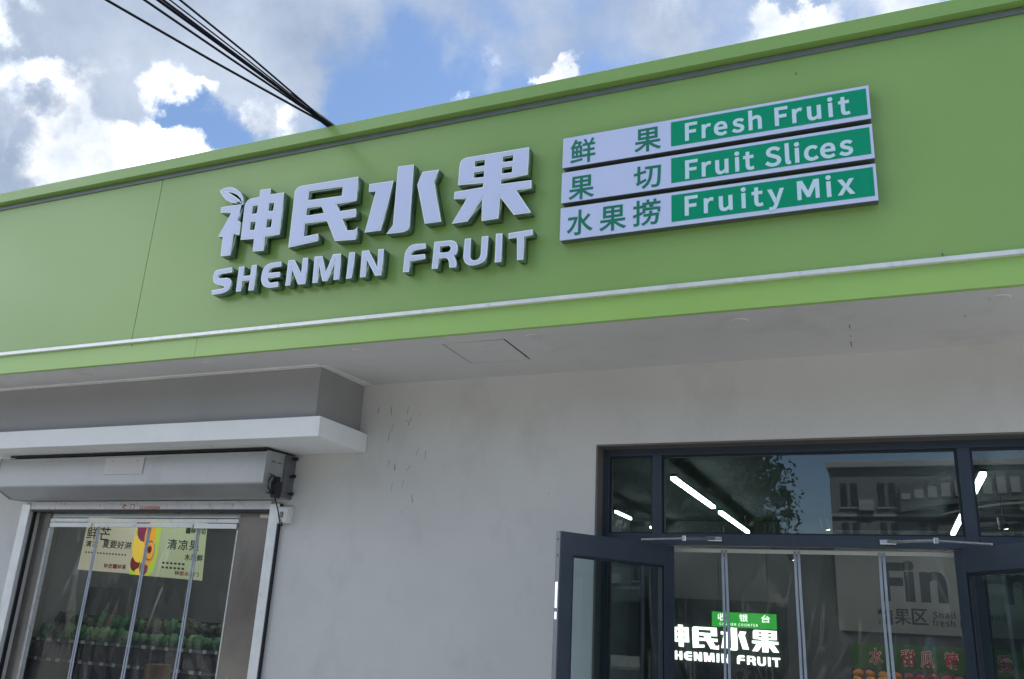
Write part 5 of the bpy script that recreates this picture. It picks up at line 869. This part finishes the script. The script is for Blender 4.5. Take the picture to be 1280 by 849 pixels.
# ------------------------------------------------------------------ across the street (seen reflected in the glass)
def street_block(x0, x1, y, h, label, bays, floors, wallm='far_wall'):
    t = thing('apartment_building', label, 'building', ((x0 + x1) / 2, y, 0))
    bm = NB(); box(bm, x0, x1, y - 12, y, -.1, h); obj('wall', bm, wallm, t)
    bm = NB(); box(bm, x0 - .15, x1 + .15, y - 12.1, y + .25, h, h + .35, .03); obj('parapet', bm, 'far_trim', t)
    wm = None; fm = None
    for i in range(bays):
        for j in range(floors):
            cx = x0 + (i + .5) * (x1 - x0) / bays; cz = 3.9 + j * (h - 4.2) / floors + .95
            if wm is None:
                bm = NB(); box(bm, -.17, .17, .0, .03, -.62, .62); wm = obj('window', bm, 'far_glass', None, loc=(0, 0, 0)); wm.parent = t
                bm = NB(); box(bm, -.52, .52, 0.0, .09, -.76, -.68); fm = obj('sill', bm, 'far_trim', None, loc=(0, 0, 0)); fm.parent = t
                ws, f_ = [wm, wm.copy()], fm; COL.objects.link(ws[1])
            else:
                ws, f_ = [wm.copy(), wm.copy()], fm.copy()
                for o_ in ws + [f_]: COL.objects.link(o_)
            for o_, dx in zip(ws, (-.27, .27)): o_.location = Vector((cx + dx, y + .003, cz)) - t.location
            f_.location = Vector((cx, y + .003, cz)) - t.location
    for j in range(floors):
        z = 3.9 + j * (h - 4.2) / floors - .15; bm = NB(); box(bm, x0, x1, y + .001, y + .10, z - .09, z + .05); obj('string_course', bm, 'far_trim', t)
    rc = random.Random(int(x0 * 7)); ac = None
    for i in range(bays):
        if rc.random() < .5: continue
        cz = 3.9 + rc.randrange(floors) * (h - 4.2) / floors + .35; cx = x0 + (i + .95) * (x1 - x0) / bays
        if ac is None: bm = NB(); box(bm, -.38, .38, 0, .32, -.28, .28, .02); ac = obj('air_conditioner', bm, 'far_trim', None, loc=(0, 0, 0)); ac.parent = t; q = ac
        else: q = ac.copy(); COL.objects.link(q)
        q.location = Vector((cx, y + .003, cz)) - t.location
    bm = NB(); box(bm, x0 + .3, x1 - .3, y, y + .12, .1, 2.9); obj('shopfront', bm, 'far_glass', t)
    bm = NB(); box(bm, x0 + .2, x1 - .2, y, y + .5, 2.95, 3.6, .03); obj('shop_band', bm, 'far_dark', t)
    return t
tb = street_block(-2.9, 22, -40, 10.6, 'wide grey apartment block with a dark curved sign band, straight across the street', 13, 3)
bm = NB()
for k in range(24):
    a0, a1 = k / 24, (k + 1) / 24
    f_ = lambda s: 9.0 + 1.0 * math.sin(math.pi * (.12 + .76 * s)) - .5
    x0, x1 = .6 + 11 * a0, .6 + 11 * a1
    hexa(bm, [(x0, -40, f_(a0) - .75), (x1, -40, f_(a1) - .75), (x1, -39.5, f_(a1) - .75), (x0, -39.5, f_(a0) - .75), (x0, -40, f_(a0) + .75), (x1, -40, f_(a1) + .75), (x1, -39.5, f_(a1) + .75), (x0, -39.5, f_(a0) + .75)])
bmesh.ops.remove_doubles(bm, verts=bm.verts, dist=1e-4); obj('curved_sign_band', bm, 'far_dark', tb)
for k in range(17):
    s = (k + .5) / 17
    if k == 9: continue
    z = 9.5 + math.sin(math.pi * (.12 + .76 * s)) - 1.0; x = .6 + 11 * s; hh = .12 + .32 * math.sin(math.pi * min(1, s * 1.3))
    bm = NB(); box(bm, x - .24, x + .2, -39.4995, -39.42, z - hh, z + hh, .03); obj('sign_block', bm, 'far_trim', tb)
bm = NB()
for k in range(30):
    a0, a1 = k / 30, (k + 1) / 30; f_ = lambda s: 9.0 + math.sin(math.pi * (.12 + .76 * s)) - 1.40
    x0, x1 = 2.5 + 9 * a0, 2.5 + 9 * a1
    hexa(bm, [(x0, -39.4995, f_(a0) - .05), (x1, -39.4995, f_(a1) - .05), (x1, -39.38, f_(a1) - .05), (x0, -39.38, f_(a0) - .05), (x0, -39.4995, f_(a0) + .06), (x1, -39.4995, f_(a1) + .06), (x1, -39.38, f_(a1) + .06), (x0, -39.38, f_(a0) + .06)])
bmesh.ops.remove_doubles(bm, verts=bm.verts, dist=1e-4); obj('light_strip', bm, 'far_trim', tb)
street_block(-38, -6.5, -40, 7.2, 'long grey apartment block across the street behind the trees', 11, 2)
street_block(23.5, 60, -40, 12.5, 'taller grey apartment block across the street, to the right', 12, 3)

street_block(-96, -39, -40, 13.0, 'added unseen grey block across the street, far to the left, screening low sky light', 20, 3)  # added out of view to keep low sky light off the wall
street_block(61, 110, -40, 14.0, 'added unseen grey block across the street, far to the right, screening low sky light', 18, 3)  # same added screen towards the other end of the street

def leaves(seed, n, rad):
    rg = random.Random(seed); bm = NB()
    lobes = [(Vector((rg.gauss(0, 1), rg.gauss(0, 1), rg.gauss(0, .8))).normalized() * rad * rg.uniform(.25, .68), rad * rg.uniform(.32, .55)) for _ in range(13)]
    for _ in range(n):
        c, r_ = rg.choice(lobes); d = Vector((rg.gauss(0, 1), rg.gauss(0, 1), rg.gauss(0, 1))).normalized()
        inner = _ % 4 == 0
        p = c + d * r_ * (rg.uniform(.1, .85) if inner else rg.uniform(.6, 1.0)); s = rg.uniform(.14, .26) if inner else rg.uniform(.035, .07)
        a = Vector((rg.gauss(0, 1), rg.gauss(0, 1), rg.gauss(0, 1))).normalized(); b = a.orthogonal().normalized()
        v = [bm.verts.new(p + a * s), bm.verts.new(p + b * s * .5), bm.verts.new(p - a * s), bm.verts.new(p - b * s * .5)]
        bm.faces.new(v)
    return bm
def tree(x, y, h, rad, seed, label, n=14000):
    t = thing('street_tree', label, 'tree', (x, y, 0), 'street trees across from the shop')
    rg = random.Random(seed); bm = NB(); top = h - rad
    tube(bm, [(x, y, -.1), (x + .05, y, top * .5), (x - .04, y + .05, top)], [.17, .13, .10], 10)
    for k in range(6):
        a = k * 1.05 + rg.uniform(0, .5); tube(bm, [(x, y, top * .75 + k * .12), (x + math.cos(a) * rad * .3, y + math.sin(a) * rad * .3, top + rad * .2), (x + math.cos(a) * rad * .6, y + math.sin(a) * rad * .6, top + rad * .5)], [.08, .05, .02], 6)
    obj('trunk', bm, 'bark', t, smooth=True)
    bm = leaves(seed, n, rad); bmesh.ops.translate(bm, vec=(x, y, h - rad * .75), verts=bm.verts); obj('crown', bm, 'leaf', t)
tree(-4.3, -9.0, 8.6, 3.5, 11, 'tall street tree standing closest to the entrance, on the far side', 60000)
tree(-9.5, -12, 7.4, 2.9, 12, 'broad street tree second from the entrance')
